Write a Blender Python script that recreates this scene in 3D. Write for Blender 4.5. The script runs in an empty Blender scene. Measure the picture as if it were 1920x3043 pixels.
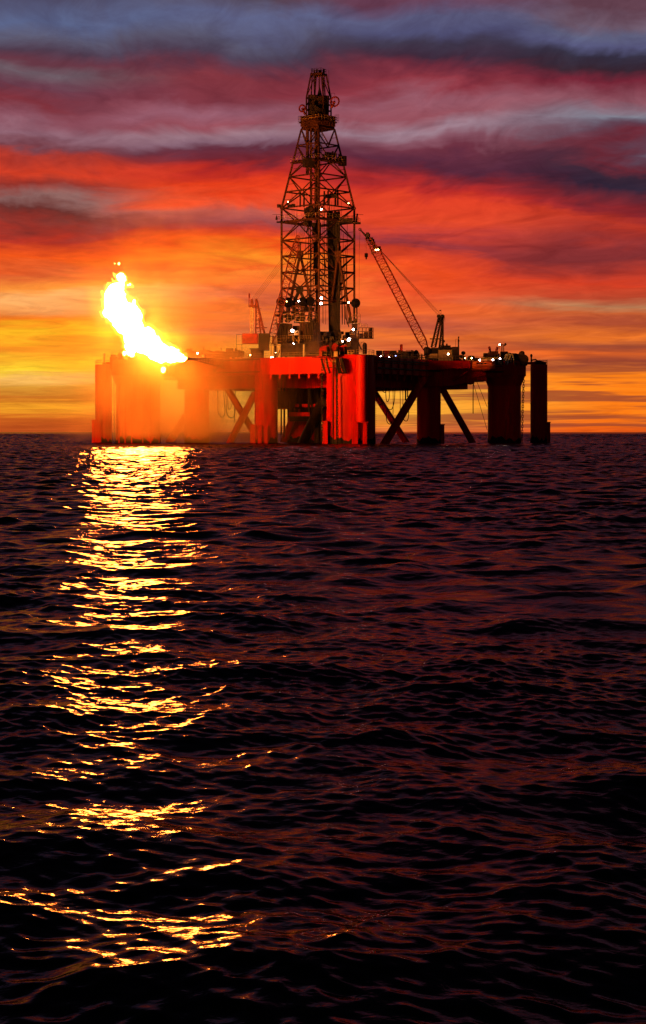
import bpy, math, random
import numpy as np
from mathutils import Vector, Matrix

# ------------------------------------------------------------------ camera, sky, exposure
SC = bpy.context.scene
F = 5400.0            # focal length of the photograph in its own pixels
HZ = 1284.0           # row of the horizon in the photograph
CAM_Z = 2.77
cd = bpy.data.cameras.new('camera')
cam = bpy.data.objects.new('camera', cd)
SC.collection.objects.link(cam)
cam.location = (0, 0, CAM_Z)
cam.rotation_euler = (math.radians(90), 0, 0)
cd.sensor_fit = 'VERTICAL'
cd.sensor_height = 36.0
cd.lens = 36.0 * F / 3043.0
cd.shift_y = -(1521.5 - HZ) / 3043.0
cd.clip_start = 0.2
cd.clip_end = 200000
SC.camera = cam
SC.view_settings.view_transform = 'Standard'
SC.view_settings.look = 'None'
SC.view_settings.exposure = 0.0
SC.view_settings.gamma = 1.0
SC.cycles.use_denoising = True
SC.cycles.max_bounces = 6
SC.cycles.diffuse_bounces = 2
SC.cycles.glossy_bounces = 3
SC.cycles.caustics_reflective = False
SC.cycles.volume_bounces = 0
SC.cycles.sample_clamp_indirect = 8.0
SC.cycles.volume_step_rate = 1.0
SC.cycles.volume_max_steps = 128


def lin(c):
    r = []
    for v in c[:3]:
        v = v / 255.0
        r.append(v / 12.92 if v <= 0.04045 else ((v + 0.055) / 1.055) ** 2.4)
    return tuple(r) + (1.0,)


class NT:
    """small helper to write node graphs"""
    def __init__(s, tree):
        s.t = tree
        s.t.nodes.clear()

    def n(s, kind, **kw):
        nd = s.t.nodes.new(kind)
        for k, v in kw.items():
            setattr(nd, k, v)
        return nd

    def link(s, a, b):
        s.t.links.new(a, b)

    def put(s, sock, v):
        if hasattr(v, 'is_output'):
            s.link(v, sock)
        else:
            sock.default_value = v

    def m(s, op, a, b=0.0, c=None, clamp=False):
        nd = s.n('ShaderNodeMath', operation=op, use_clamp=clamp)
        s.put(nd.inputs[0], a)
        s.put(nd.inputs[1], b)
        if c is not None:
            s.put(nd.inputs[2], c)
        return nd.outputs[0]

    def xyz(s, x, y, z):
        nd = s.n('ShaderNodeCombineXYZ')
        s.put(nd.inputs[0], x); s.put(nd.inputs[1], y); s.put(nd.inputs[2], z)
        return nd.outputs[0]

    def noise(s, vec, scale, detail=3.0, rough=0.5, dist=0.0):
        nd = s.n('ShaderNodeTexNoise')
        s.put(nd.inputs['Vector'], vec)
        nd.inputs['Scale'].default_value = scale
        nd.inputs['Detail'].default_value = detail
        nd.inputs['Roughness'].default_value = rough
        nd.inputs['Distortion'].default_value = dist
        return nd.outputs['Fac']

    def ss(s, v, a, b, x=0.0, y=1.0):
        nd = s.n('ShaderNodeMapRange', interpolation_type='SMOOTHSTEP')
        s.put(nd.inputs['Value'], v)
        for nm, val in (('From Min', a), ('From Max', b), ('To Min', x), ('To Max', y)):
            nd.inputs[nm].default_value = val
        return nd.outputs['Result']

    def ramp(s, fac, stops, interp='LINEAR'):
        nd = s.n('ShaderNodeValToRGB')
        cr = nd.color_ramp
        cr.interpolation = interp
        stops = sorted(stops)
        cr.elements[0].position, cr.elements[0].color = stops[0]
        cr.elements[1].position, cr.elements[1].color = stops[-1]
        for p, c in stops[1:-1]:
            e = cr.elements.new(p)
            e.color = c
        s.put(nd.inputs[0], fac)
        return nd.outputs[0]

    def mix(s, fac, a, b, blend='MIX'):
        nd = s.n('ShaderNodeMix', data_type='RGBA', blend_type=blend)
        s.put(nd.inputs['Factor'], fac)
        s.put(nd.inputs[6], a)
        s.put(nd.inputs[7], b)
        return nd.outputs[2]


W = bpy.data.worlds.new('World')
SC.world = W
W.use_nodes = True
g = NT(W.node_tree)
tc = g.n('ShaderNodeTexCoord')
sp = g.n('ShaderNodeSeparateXYZ')
g.link(tc.outputs['Generated'], sp.inputs[0])
dx, dy, dz = sp.outputs
az = g.m('ARCTAN2', dx, dy)
u = g.m('DIVIDE', az, 0.1760)                      # -1..1 over the 20 degrees of sky behind the rig
hor = g.m('SQRT', g.m('ADD', g.m('MULTIPLY', dx, dx), g.m('MULTIPLY', dy, dy)))
el = g.m('DIVIDE', dz, g.m('MAXIMUM', hor, 0.001))
t = g.m('DIVIDE', el, 0.2378)                      # 0 at the horizon, 1 at 13.4 degrees
# cloud sheets: long streaks, thinner towards the horizon
pv = g.m('DIVIDE', 1.0, g.m('ADD', t, 0.42))
vec1 = g.xyz(g.m('MULTIPLY', u, 0.9), g.m('MULTIPLY', pv, 3.4), g.m('MULTIPLY', u, 0.3))
vec2 = g.xyz(g.m('MULTIPLY', u, 2.2), g.m('MULTIPLY', pv, 9.0), 4.0)
vec3 = g.xyz(g.m('MULTIPLY', u, 3.0), g.m('MULTIPLY', pv, 26.0), 9.0)
n1 = g.m('SUBTRACT', g.noise(vec1, 1.3, 2.0, 0.5), 0.5)
n2 = g.m('SUBTRACT', g.noise(vec2, 1.1, 4.0, 0.6, 0.6), 0.5)
n3 = g.m('SUBTRACT', g.noise(vec3, 1.0, 4.0, 0.6, 0.4), 0.5)
amp = g.ss(t, 0.0, 0.45, 0.25, 1.0)
warp = g.m('MULTIPLY', amp, g.m('ADD', g.m('MULTIPLY', n1, 0.10), g.m('MULTIPLY', n2, 0.115)))
tw = g.m('ADD', t, warp)
tw = g.m('ADD', tw, g.m('MULTIPLY', n3, 0.032))
up = g.m('MAXIMUM', g.m('ADD', u, 0.1), 0.0)
mid = g.m('MULTIPLY', g.ss(t, 0.1, 0.4), g.ss(t, 0.75, 0.55))
tilt = g.m('MULTIPLY', g.m('MULTIPLY', up, mid), 0.09)
tw = g.m('ADD', tw, tilt)


def strip(rows, du=0.0):
    out = []
    for y, c in rows:
        tt = max(0.0, 1 - y / 2379.0)
        s = max(0.0, min(1.0, (tt - 0.1) / 0.3)); s = s * s * (3 - 2 * s)
        s2 = max(0.0, min(1.0, (tt - 0.75) / -0.2)); s2 = s2 * s2 * (3 - 2 * s2)
        tt += 0.09 * du * s * s2
        out.append((min(tt, 1.0), lin(c)))
    return out


SKY_A = strip([(0, (80, 75, 100)), (150, (86, 94, 130)), (230, (90, 86, 108)), (300, (80, 60, 78)), (370, (105, 56, 70)),
               (430, (108, 90, 100)), (500, (106, 60, 76)), (580, (128, 50, 60)), (650, (138, 80, 94)), (740, (150, 106, 120)),
               (820, (122, 66, 76)), (860, (175, 58, 48)), (960, (215, 64, 38)), (1050, (155, 54, 44)), (1140, (142, 100, 96)),
               (1200, (108, 50, 46)), (1300, (178, 50, 36)), (1400, (242, 86, 26)), (1500, (222, 96, 46)), (1600, (255, 148, 56)),
               (1650, (252, 174, 100)), (1740, (238, 145, 74)), (1790, (255, 128, 30)), (1860, (253, 184, 34)), (1920, (253, 146, 34)),
               (2040, (255, 208, 48)), (2080, (248, 184, 92)), (2130, (225, 156, 54)), (2200, (205, 116, 32)), (2240, (250, 166, 40)),
               (2300, (200, 94, 28)), (2379, (186, 78, 28))])
SKY_B = strip([(0, (88, 76, 92)), (120, (94, 98, 134)), (220, (86, 82, 104)), (300, (78, 64, 84)), (350, (100, 54, 70)),
               (420, (130, 53, 63)), (520, (122, 52, 64)), (600, (150, 92, 108)), (670, (150, 78, 90)), (740, (155, 118, 130)),
               (790, (138, 102, 118)), (830, (102, 48, 64)), (900, (122, 40, 50)), (950, (188, 44, 38)), (1030, (236, 64, 28)),
               (1100, (238, 80, 46)), (1160, (190, 88, 76)), (1250, (158, 72, 72)), (1310, (200, 62, 46)), (1370, (246, 84, 26)),
               (1440, (250, 138, 36)), (1500, (242, 98, 36)), (1530, (250, 128, 46)), (1600, (246, 112, 44)), (1680, (220, 100, 60)),
               (1720, (246, 116, 44)), (1800, (212, 108, 64)), (1850, (250, 146, 54)), (2000, (250, 160, 44)), (2150, (252, 186, 68)),
               (2300, (240, 160, 54)), (2379, (196, 92, 38))])
SKY_C = strip([(0, (105, 63, 84)), (120, (90, 90, 124)), (210, (80, 80, 116)), (270, (64, 56, 76)), (340, (64, 44, 62)),
               (400, (110, 44, 60)), (460, (142, 54, 66)), (540, (148, 86, 100)), (620, (148, 78, 90)), (710, (158, 126, 140)),
               (770, (135, 83, 98)), (830, (108, 48, 64)), (920, (88, 40, 60)), (980, (122, 38, 50)), (1060, (190, 46, 42)),
               (1110, (222, 64, 38)), (1200, (230, 73, 41)), (1280, (190, 60, 52)), (1330, (148, 52, 58)), (1380, (205, 63, 42)),
               (1500, (238, 78, 32)), (1600, (232, 83, 42)), (1700, (240, 103, 46)), (1800, (192, 86, 60)), (1850, (236, 112, 46)),
               (1930, (212, 96, 56)), (2000, (250, 128, 44)), (2150, (250, 172, 58)), (2280, (248, 166, 52)), (2340, (240, 136, 50)),
               (2379, (202, 96, 54))], 0.37)
SKY_D = strip([(0, (98, 64, 78)), (100, (110, 90, 108)), (170, (96, 98, 128)), (230, (86, 86, 123)), (290, (53, 48, 66)),
               (370, (56, 38, 50)), (440, (115, 36, 53)), (500, (130, 64, 78)), (570, (140, 83, 96)), (685, (125, 123, 138)),
               (730, (103, 90, 106)), (800, (93, 60, 76)), (900, (104, 40, 53)), (990, (56, 38, 54)), (1050, (46, 34, 52)),
               (1110, (93, 36, 48)), (1200, (140, 38, 43)), (1260, (182, 53, 38)), (1350, (138, 48, 49)), (1430, (128, 46, 48)),
               (1560, (212, 63, 36)), (1640, (190, 73, 46)), (1695, (186, 126, 86)), (1740, (200, 96, 50)), (1790, (168, 72, 46)),
               (1850, (236, 116, 40)), (1900, (160, 76, 52)), (1950, (246, 108, 32)), (2010, (150, 68, 50)), (2065, (255, 132, 26)),
               (2300, (255, 124, 22)), (2379, (226, 84, 22))], 0.975)
# fine bright and dark streaks low over the horizon on the right are carried by the noise below
ca = g.ramp(tw, SKY_A); cb = g.ramp(tw, SKY_B); cc = g.ramp(tw, SKY_C); cdx = g.ramp(tw, SKY_D)
un = g.m('ADD', u, g.m('MULTIPLY', g.m('ADD', n1, n2), 0.5))
col = g.mix(g.ss(un, -0.80, -0.36), ca, cb)
col = g.mix(g.ss(un, -0.26, 0.22), col, cc)
col = g.mix(g.ss(un, 0.34, 0.86), col, cdx)
# wispy light and dark in the cloud sheet
vec4 = g.xyz(g.m('MULTIPLY', u, 4.4), g.m('ADD', g.m('MULTIPLY', pv, 19.0), g.m('MULTIPLY', up, 1.5)), 2.0)
n4 = g.noise(vec4, 1.2, 6.0, 0.62, 0.8)
wisp = g.m('ADD', 1.0, g.m('MULTIPLY', g.m('SUBTRACT', n4, 0.5), 0.92))
col = g.mix(1.0, col, g.xyz(wisp, g.m('POWER', wisp, 1.35), g.m('POWER', wisp, 1.2)), 'MULTIPLY')
low = g.m('MULTIPLY', g.ss(t, 0.26, 0.12), g.ss(u, -0.1, 0.5))
vec5 = g.xyz(g.m('MULTIPLY', u, 1.3), g.m('MULTIPLY', t, 44.0), 5.0)
n5 = g.ss(g.noise(vec5, 1.0, 4.0, 0.6, 0.3), 0.45, 0.58)
col = g.mix(g.m('MULTIPLY', low, g.m('MULTIPLY', n5, 0.8)), col, lin((146, 64, 44)))
lowl = g.m('MULTIPLY', g.ss(t, 0.24, 0.10), g.ss(u, -0.1, -0.5))
n6 = g.ss(g.noise(g.xyz(g.m('MULTIPLY', u, 1.1), g.m('MULTIPLY', t, 46.0), 8.0), 1.0, 4.0, 0.6, 0.3), 0.52, 0.66)
col = g.mix(g.m('MULTIPLY', lowl, g.m('MULTIPLY', n6, 0.55)), col, lin((206, 112, 38)))
# dusk above the frame and away from the afterglow
col = g.mix(g.ss(t, 1.01, 1.42), col, lin((19, 19, 30)))
col = g.mix(g.ss(t, 1.8, 4.0), col, lin((10, 11, 20)))
away = g.ss(g.m('ABSOLUTE', u), 1.6, 7.0, 1.0, 0.22)
col = g.mix(1.0, col, g.xyz(away, away, away), 'MULTIPLY')
bg = g.n('ShaderNodeBackground')
g.put(bg.inputs['Color'], col)
bg.inputs['Strength'].default_value = 1.0
wo = g.n('ShaderNodeOutputWorld')
g.link(bg.outputs[0], wo.inputs[0])
W.cycles.sampling_method = 'MANUAL'
W.cycles.sample_map_resolution = 2048

FLAME_RGB = (1.0, 0.285, 0.034)
FLAME_POW = 400.0
MIST = True

# ------------------------------------------------------------------ helpers
rnd = random.Random(11)
COL = SC.collection


def P(px, py, Y):
    """a point of the place, from its position in the photograph and its distance"""
    return Vector(((px - 960.0) / F * Y, Y, CAM_Z + (HZ - py) / F * Y))


def ZP(py, Y):
    return CAM_Z + (HZ - py) / F * Y


def XP(px, Y):
    return (px - 960.0) / F * Y


def frame(d):
    d = d.normalized()
    a = Vector((0, 0, 1)) if abs(d.z) < 0.95 else Vector((1, 0, 0))
    s = d.cross(a).normalized()
    return s, d.cross(s).normalized()


SPLIT = {'platform_gear', 'column_head', 'racking_arm', 'hull_sponson', 'fascia_bracket', 'hull_pipe', 'underdeck_ladder', 'monkey_board', 'riser_pipe',
         'underdeck_beam', 'hull_strut', 'caisson_pipe', 'burning_droplet', 'flame_wisp', 'underdeck_walkway', 'wellhead_frame', 'side_panel', 'window', 'crane_sponson', 'line_sheave'}


class MB:
    def __init__(s):
        s.v = []; s.f = []; s.ch = []

    def add(s, vs, fs):
        o = len(s.v)
        s.ch.append((o, len(vs), len(s.f), len(fs)))
        s.v += [tuple(p) for p in vs]
        s.f += [tuple(i + o for i in q) for q in fs]

    def hexa(s, c8):
        s.add(c8, [(0, 3, 2, 1), (4, 5, 6, 7), (0, 1, 5, 4), (1, 2, 6, 5), (2, 3, 7, 6), (3, 0, 4, 7)])

    def box(s, c, sz, rz=0.0):
        c = Vector(c); x, y, z = sz[0] / 2, sz[1] / 2, sz[2] / 2
        M = Matrix.Rotation(rz, 3, 'Z')
        s.hexa([c + M @ Vector(q) for q in ((-x, -y, -z), (x, -y, -z), (x, y, -z), (-x, y, -z), (-x, -y, z), (x, -y, z), (x, y, z), (-x, y, z))])

    def span(s, a, b):
        a, b = Vector(a), Vector(b)
        s.box((a + b) / 2, [abs(q) for q in (b - a)])

    def tube(s, p, q, r, n=6, r2=None, caps=True):
        p, q = Vector(p), Vector(q)
        if (q - p).length < 1e-5: return
        r2 = r if r2 is None else r2
        a, b = frame(q - p)
        vs = []
        for c, rr in ((p, r), (q, r2)):
            for i in range(n):
                t_ = 2 * math.pi * (i + .5) / n
                vs.append(c + a * rr * math.cos(t_) + b * rr * math.sin(t_))
        fs = [(i, (i + 1) % n, n + (i + 1) % n, n + i) for i in range(n)]
        if caps:
            fs += [tuple(range(n - 1, -1, -1)), tuple(range(n, 2 * n))]
        s.add(vs, fs)

    def path(s, pts, r, n=6):
        pts = [Vector(p) for p in pts]
        rings = []
        up = None
        for i, p in enumerate(pts):
            d = (pts[min(i + 1, len(pts) - 1)] - pts[max(i - 1, 0)])
            if d.length < 1e-6: d = Vector((0, 0, 1))
            d.normalize()
            if up is None: up, _ = frame(d)
            up = (up - d * up.dot(d))
            if up.length < 1e-4: up, _ = frame(d)
            up.normalize()
            w = d.cross(up)
            rings.append([p + up * r * math.cos(2 * math.pi * k / n) + w * r * math.sin(2 * math.pi * k / n) for k in range(n)])
        vs = [v for R_ in rings for v in R_]
        fs = []
        for i in range(len(pts) - 1):
            for k in range(n):
                fs.append((i * n + k, i * n + (k + 1) % n, (i + 1) * n + (k + 1) % n, (i + 1) * n + k))
        fs += [tuple(range(n - 1, -1, -1)), tuple(range((len(pts) - 1) * n, len(pts) * n))]
        s.add(vs, fs)

    def prism(s, poly, z0, z1, top=None):
        top = top or poly
        n = len(poly)
        vs = [(x, y, z0) for x, y in poly] + [(x, y, z1) for x, y in top]
        fs = [(i, (i + 1) % n, n + (i + 1) % n, n + i) for i in range(n)]
        fs += [tuple(range(n - 1, -1, -1)), tuple(range(n, 2 * n))]
        s.add(vs, fs)

    def lathe(s, c, prof, n=32):
        """prof: (radius, z) list about the vertical through c"""
        vs = []; fs = []
        for r, z in prof:
            for i in range(n):
                t_ = 2 * math.pi * i / n
                vs.append((c[0] + r * math.cos(t_), c[1] + r * math.sin(t_), z))
        for j in range(len(prof) - 1):
            for i in range(n):
                fs.append((j * n + i, j * n + (i + 1) % n, (j + 1) * n + (i + 1) % n, (j + 1) * n + i))
        fs += [tuple(range(n - 1, -1, -1)), tuple(range((len(prof) - 1) * n, len(prof) * n))]
        s.add(vs, fs)

    def ball(s, c, r, n=12, m=8, sz=(1, 1, 1)):
        c = Vector(c); vs = []; fs = []
        for j in range(1, m):
            a = math.pi * j / m
            for i in range(n):
                b = 2 * math.pi * i / n
                vs.append(c + Vector((r * sz[0] * math.sin(a) * math.cos(b), r * sz[1] * math.sin(a) * math.sin(b), r * sz[2] * math.cos(a))))
        for j in range(m - 2):
            for i in range(n):
                fs.append((j * n + i, (j + 1) * n + i, (j + 1) * n + (i + 1) % n, j * n + (i + 1) % n))
        k = len(vs)
        vs += [c + Vector((0, 0, r * sz[2])), c - Vector((0, 0, r * sz[2]))]
        for i in range(n):
            fs.append((k, i, (i + 1) % n))
            fs.append((k + 1, (m - 2) * n + (i + 1) % n, (m - 2) * n + i))
        s.add(vs, fs)

    def ring(s, c, R_, r, ax, n=16, m=6, stretch=None):
        """a torus about axis ax; stretch = (vector, half-length) makes a chain link"""
        c = Vector(c); a, b = frame(Vector(ax))
        if stretch is not None:
            a = stretch[0].normalized(); b = Vector(ax).normalized().cross(a)
        vs = []; fs = []
        for i in range(n):
            t_ = 2 * math.pi * i / n
            rad = a * math.cos(t_) + b * math.sin(t_)
            base = rad * R_
            if stretch is not None:
                base = base + a * (stretch[1] if math.cos(t_) > 0 else -stretch[1])
            for j in range(m):
                q = 2 * math.pi * j / m
                vs.append(c + base + rad * r * math.cos(q) + Vector(ax).normalized() * r * math.sin(q))
        for i in range(n):
            for j in range(m):
                fs.append((i * m + j, ((i + 1) % n) * m + j, ((i + 1) % n) * m + (j + 1) % m, i * m + (j + 1) % m))
        s.add(vs, fs)

    def rail(s, pts, h=1.15, step=1.8, r=0.045, rails=(0.55, 1.0)):
        """a handrail on posts along pts"""
        pts = [Vector(p) for p in pts]
        for a, b in zip(pts[:-1], pts[1:]):
            L = (b - a).length
            k = max(1, int(round(L / step)))
            for i in range(k + 1):
                q = a.lerp(b, i / k)
                s.tube(q, q + Vector((0, 0, h)), r, 4)
            for fr in rails:
                o = Vector((0, 0, h * fr))
                s.tube(a + o, b + o, r, 4)

    def lattice(s, a, b, c0, c1, n, rc, rl, zig=True, ribs=True):
        """lattice girder: corners c0 (at a) and c1 (at b) are 4 offset vectors each"""
        a, b = Vector(a), Vector(b)
        A = [[a.lerp(b, i / n) + Vector(c0[k]).lerp(Vector(c1[k]), i / n) for k in range(4)] for i in range(n + 1)]
        for k in range(4):
            s.tube(A[0][k], A[n][k], rc, 6)
        for i in range(n + 1):
            for k in range(4):
                k2 = (k + 1) % 4
                if ribs: s.tube(A[i][k], A[i][k2], rl, 4)
                if zig and i < n:
                    if (i + k) % 2: s.tube(A[i][k], A[i + 1][k2], rl, 4)
                    else: s.tube(A[i][k2], A[i + 1][k], rl, 4)

    def clusters(s):
        """groups of shapes that touch one another"""
        bb = []
        for o, n, fo, fn in s.ch:
            p = np.array(s.v[o:o + n]); bb.append((p.min(0) - .03, p.max(0) + .03))
        par = list(range(len(bb)))
        def find(i):
            while par[i] != i: i = par[i]
            return i
        for i in range(len(bb)):
            for j in range(i):
                if (bb[i][0] <= bb[j][1]).all() and (bb[j][0] <= bb[i][1]).all(): par[find(i)] = find(j)
        gr = {}
        for i in range(len(bb)): gr.setdefault(find(i), []).append(i)
        out = []
        for ids in gr.values():
            m_ = MB()
            for i in ids:
                o, n, fo, fn = s.ch[i]
                m_.add(s.v[o:o + n], [tuple(k - o for k in q) for q in s.f[fo:fo + fn]])
            out.append(m_)
        return out

    def build(s, name, mat, parent=None, smooth=False):
        if name in SPLIT:
            cl_ = s.clusters()
            if len(cl_) > 1:
                return [c_.build(name, mat, parent, smooth) for c_ in cl_][0]
        return s.build_one(name, mat, parent, smooth)

    def build_one(s, name, mat, parent=None, smooth=False):
        off = Vector((0, 0, 0)); p = parent
        while p is not None:
            off += Vector(p.location); p = p.parent
        me = bpy.data.meshes.new(name)
        me.from_pydata([(x - off.x, y - off.y, z - off.z) for x, y, z in s.v], [], s.f)
        me.update()
        if smooth:
            me.polygons.foreach_set('use_smooth', [True] * len(me.polygons))
            try: me.set_sharp_from_angle(angle=math.radians(40))
            except Exception: pass
        me.materials.append(mat)
        o = bpy.data.objects.new(name, me)
        COL.objects.link(o)
        if parent is not None: o.parent = parent
        return o


def thing(name, label, cat, loc, group=None):
    o = bpy.data.objects.new(name, None)
    COL.objects.link(o)
    o.location = loc
    o['label'] = label; o['category'] = cat
    if group: o['group'] = group
    return o


def tag(o, label=None, cat=None, group=None, kind=None):
    for k, v in (('label', label), ('category', cat), ('group', group), ('kind', kind)):
        if v: o[k] = v
    return o


# ------------------------------------------------------------------ materials
def paint(name, c, rough=0.5, metal=0.0, var=0.35, scale=0.6, rust=0.0, streak=False, bump=0.0, spec=0.3):
    m = bpy.data.materials.new(name); m.use_nodes = True
    k = NT(m.node_tree)
    tcn = k.n('ShaderNodeTexCoord')
    geo = k.n('ShaderNodeNewGeometry')
    mp = k.n('ShaderNodeMapping')
    mp.inputs['Scale'].default_value = (1, 1, 0.12) if streak else (1, 1, 1)
    k.link(geo.outputs['Position'], mp.inputs['Vector'])
    a = k.noise(mp.outputs[0], scale, 5.0, 0.6)
    b = k.noise(mp.outputs[0], scale * 5.3, 4.0, 0.6)
    c0 = tuple(v * (1 - var) for v in c) + (1,)
    c1 = tuple(min(1, v * (1 + var * .5)) for v in c) + (1,)
    col = k.mix(k.ss(a, 0.3, 0.7), c0, c1)
    if rust > 0:
        f_ = k.m('MULTIPLY', k.ss(k.m('MULTIPLY', k.m('ADD', a, b), 0.5), 0.52, 0.62), rust)
        col = k.mix(f_, col, (0.09, 0.028, 0.012, 1))
    bs = k.n('ShaderNodeBsdfPrincipled')
    k.put(bs.inputs['Base Color'], col)
    bs.inputs['Roughness'].default_value = rough
    bs.inputs['Metallic'].default_value = metal
    bs.inputs['Specular IOR Level'].default_value = spec
    if bump > 0:
        bp = k.n('ShaderNodeBump')
        bp.inputs['Strength'].default_value = bump
        bp.inputs['Distance'].default_value = 0.05
        k.link(b, bp.inputs['Height'])
        k.link(bp.outputs[0], bs.inputs['Normal'])
    out = k.n('ShaderNodeOutputMaterial')
    k.link(bs.outputs[0], out.inputs['Surface'])
    return m


def glow(name, c, strength):
    m = bpy.data.materials.new(name); m.use_nodes = True
    k = NT(m.node_tree)
    e = k.n('ShaderNodeEmission')
    e.inputs['Color'].default_value = tuple(c) + (1,)
    e.inputs['Strength'].default_value = strength
    out = k.n('ShaderNodeOutputMaterial')
    k.link(e.outputs[0], out.inputs['Surface'])
    return m


M_RED = paint('red_hull_paint', (0.60, 0.008, 0.003), 0.5, 0, 0.45, 0.35, 0.5, True, 0.15, 0.12)
M_REDEQ = paint('red_gear_paint', (0.30, 0.008, 0.006), 0.5, 0, 0.45, 0.8, 0.3)
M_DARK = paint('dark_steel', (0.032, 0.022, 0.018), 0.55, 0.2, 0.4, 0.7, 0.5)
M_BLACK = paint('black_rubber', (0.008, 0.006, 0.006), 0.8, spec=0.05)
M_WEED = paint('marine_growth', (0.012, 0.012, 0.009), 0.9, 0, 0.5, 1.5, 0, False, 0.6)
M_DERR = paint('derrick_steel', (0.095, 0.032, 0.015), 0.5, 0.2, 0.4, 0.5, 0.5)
M_CRANE = paint('crane_paint', (0.18, 0.018, 0.008), 0.5, 0, 0.35, 0.6, 0.3)
M_RAIL = paint('rail_paint', (0.34, 0.22, 0.09), 0.5, 0, 0.3, 1.0, 0.2)
M_CREAM = paint('cream_panel', (0.62, 0.45, 0.24), 0.55, 0, 0.3, 0.8, 0.25)
M_ORANGE = paint('lifeboat_orange', (0.75, 0.13, 0.015), 0.35, 0, 0.2, 0.6, 0.1)
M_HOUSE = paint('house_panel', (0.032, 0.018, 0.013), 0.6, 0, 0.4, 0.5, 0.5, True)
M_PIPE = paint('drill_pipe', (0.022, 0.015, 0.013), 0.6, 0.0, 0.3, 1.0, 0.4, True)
M_ROPE = paint('wire_rope', (0.06, 0.035, 0.03), 0.6)
M_GLASS = paint('dark_window', (0.02, 0.02, 0.025), 0.1)
M_GREENISH = paint('pale_pipe', (0.40, 0.36, 0.20), 0.5, 0, 0.3, 1.0, 0.2)
M_LAMP = glow('lamp_light', (1.0, 0.76, 0.80), 55.0)
M_LAMPS = glow('small_lamp_light', (1.0, 0.66, 0.38), 50.0)
M_LAMPB = glow('blue_lamp_light', (0.30, 0.36, 1.0), 7.0)
M_LAMPY = glow('yellow_lamp_light', (1.0, 0.62, 0.16), 40.0)

# ------------------------------------------------------------------ sea
def make_waves():
    rs = np.random.RandomState(14)
    NW = 190
    lam = np.exp(np.linspace(math.log(0.13), math.log(26), NW)) * np.exp(rs.uniform(-.02, .02, NW))
    L = np.log(lam)
    # wave slope per component: short chop and a longer swell
    s = (0.50 + 0.45 * (lam < 0.36)) / (1 + np.exp((L - math.log(1.9)) / 0.35)) + 0.60 * np.exp(-((L - math.log(2.3)) / 0.6) ** 2) + 0.03 * (lam > 4) + 0.13 * np.exp(-((L - math.log(10)) / .4) ** 2)
    s *= SLOPE * math.sqrt(2) / math.sqrt((s ** 2).sum())
    ang = rs.normal(0, 1, NW) * np.where(lam < 3.4, 1.15, 0.75) + math.radians(-100)
    amp = s * lam / (2 * math.pi)
    ph = rs.uniform(0, 2 * math.pi, NW)
    return lam, ang, amp, ph


def sea_block(ys, NX, waves):
    cc = np.linspace(-1, 1, NX)
    d0 = cc[1] - cc[0]
    outer = 1 + np.cumsum(d0 * 1.055 ** np.arange(1, 121))
    cs = np.concatenate([-outer[::-1], cc, outer])
    half = np.where(ys > 0, 8 + 0.235 * np.abs(ys), 8 + 0.4 * np.abs(ys))
    X = (half[:, None] * cs[None, :]).astype(np.float64)
    Y = np.repeat(ys[:, None], len(cs), 1)
    spac = np.maximum(np.abs(np.gradient(ys)[:, None]), np.gradient(cs)[None, :] * half[:, None])
    if waves is None:
        waves = make_waves()
    lam, ang, amp, ph = waves
    NW = len(lam)
    Xf = X.astype(np.float32); Yf = Y.astype(np.float32); Sf = spac.astype(np.float32)
    Zd = np.zeros_like(Xf); Dx = np.zeros_like(Xf); Dy = np.zeros_like(Xf)
    # gusts: patches of rougher and smoother water
    gust = np.clip(0.95 + 0.45 * np.sin(Xf / 3.1 + 1.3 * np.sin(Yf / 5.3) + 1.0) * np.sin(Yf / 2.9 + 1.1 * np.sin(Xf / 4.0))
                   + 0.38 * np.sin(Yf / 9.9 + Xf / 17.0 + 0.9 * np.sin(Xf / 6.3)), 0.2, 1.9)
    # where the short waves are too fine for the mesh the longer ones carry the same roughness
    rowS = Sf.min(axis=1)
    kk = 2 * math.pi / lam
    ww = np.clip((lam[None, :] / rowS[:, None] - 1.9) / 2.2, 0, 1)
    frac = ((ww * (amp * kk)[None, :]) ** 2).sum(1) / ((amp * kk) ** 2).sum()
    gain = np.clip(1.0 / np.sqrt(np.maximum(frac, 1e-5)), 1.0, 9.0).astype(np.float32)[:, None]
    for i in range(NW):
        # rows whose spacing can carry this wave
        ok = np.where(Sf.min(axis=1) < lam[i] / 1.9)[0]
        if len(ok) == 0: continue
        r0, r1 = ok[0], ok[-1] + 1
        k = 2 * math.pi / lam[i]
        cx, cy = math.cos(ang[i]), math.sin(ang[i])
        x = X[r0:r1]; yv = Y[r0:r1]
        phs = np.mod(k * (cx * x + cy * yv) + ph[i], 2 * math.pi).astype(np.float32)
        w = np.clip((lam[i] / Sf[r0:r1] - 1.9) / 2.2, 0, 1) * amp[i]
        w = w * gain[r0:r1]
        if lam[i] < 0.9: w = w * gust[r0:r1]
        Zd[r0:r1] += w * np.cos(phs)
        sn = w * np.sin(phs)
        Dx[r0:r1] -= 1.25 * cx * sn
        Dy[r0:r1] -= 1.25 * cy * sn
    V = np.stack([X + Dx, Y + Dy, Zd], -1).reshape(-1, 3).astype(np.float32)
    nr, nc = X.shape
    idx = np.arange(nr * nc).reshape(nr, nc)
    q = np.stack([idx[:-1, :-1], idx[:-1, 1:], idx[1:, 1:], idx[1:, :-1]], -1).reshape(-1, 4).astype(np.int32)
    return V, q, waves


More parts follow.
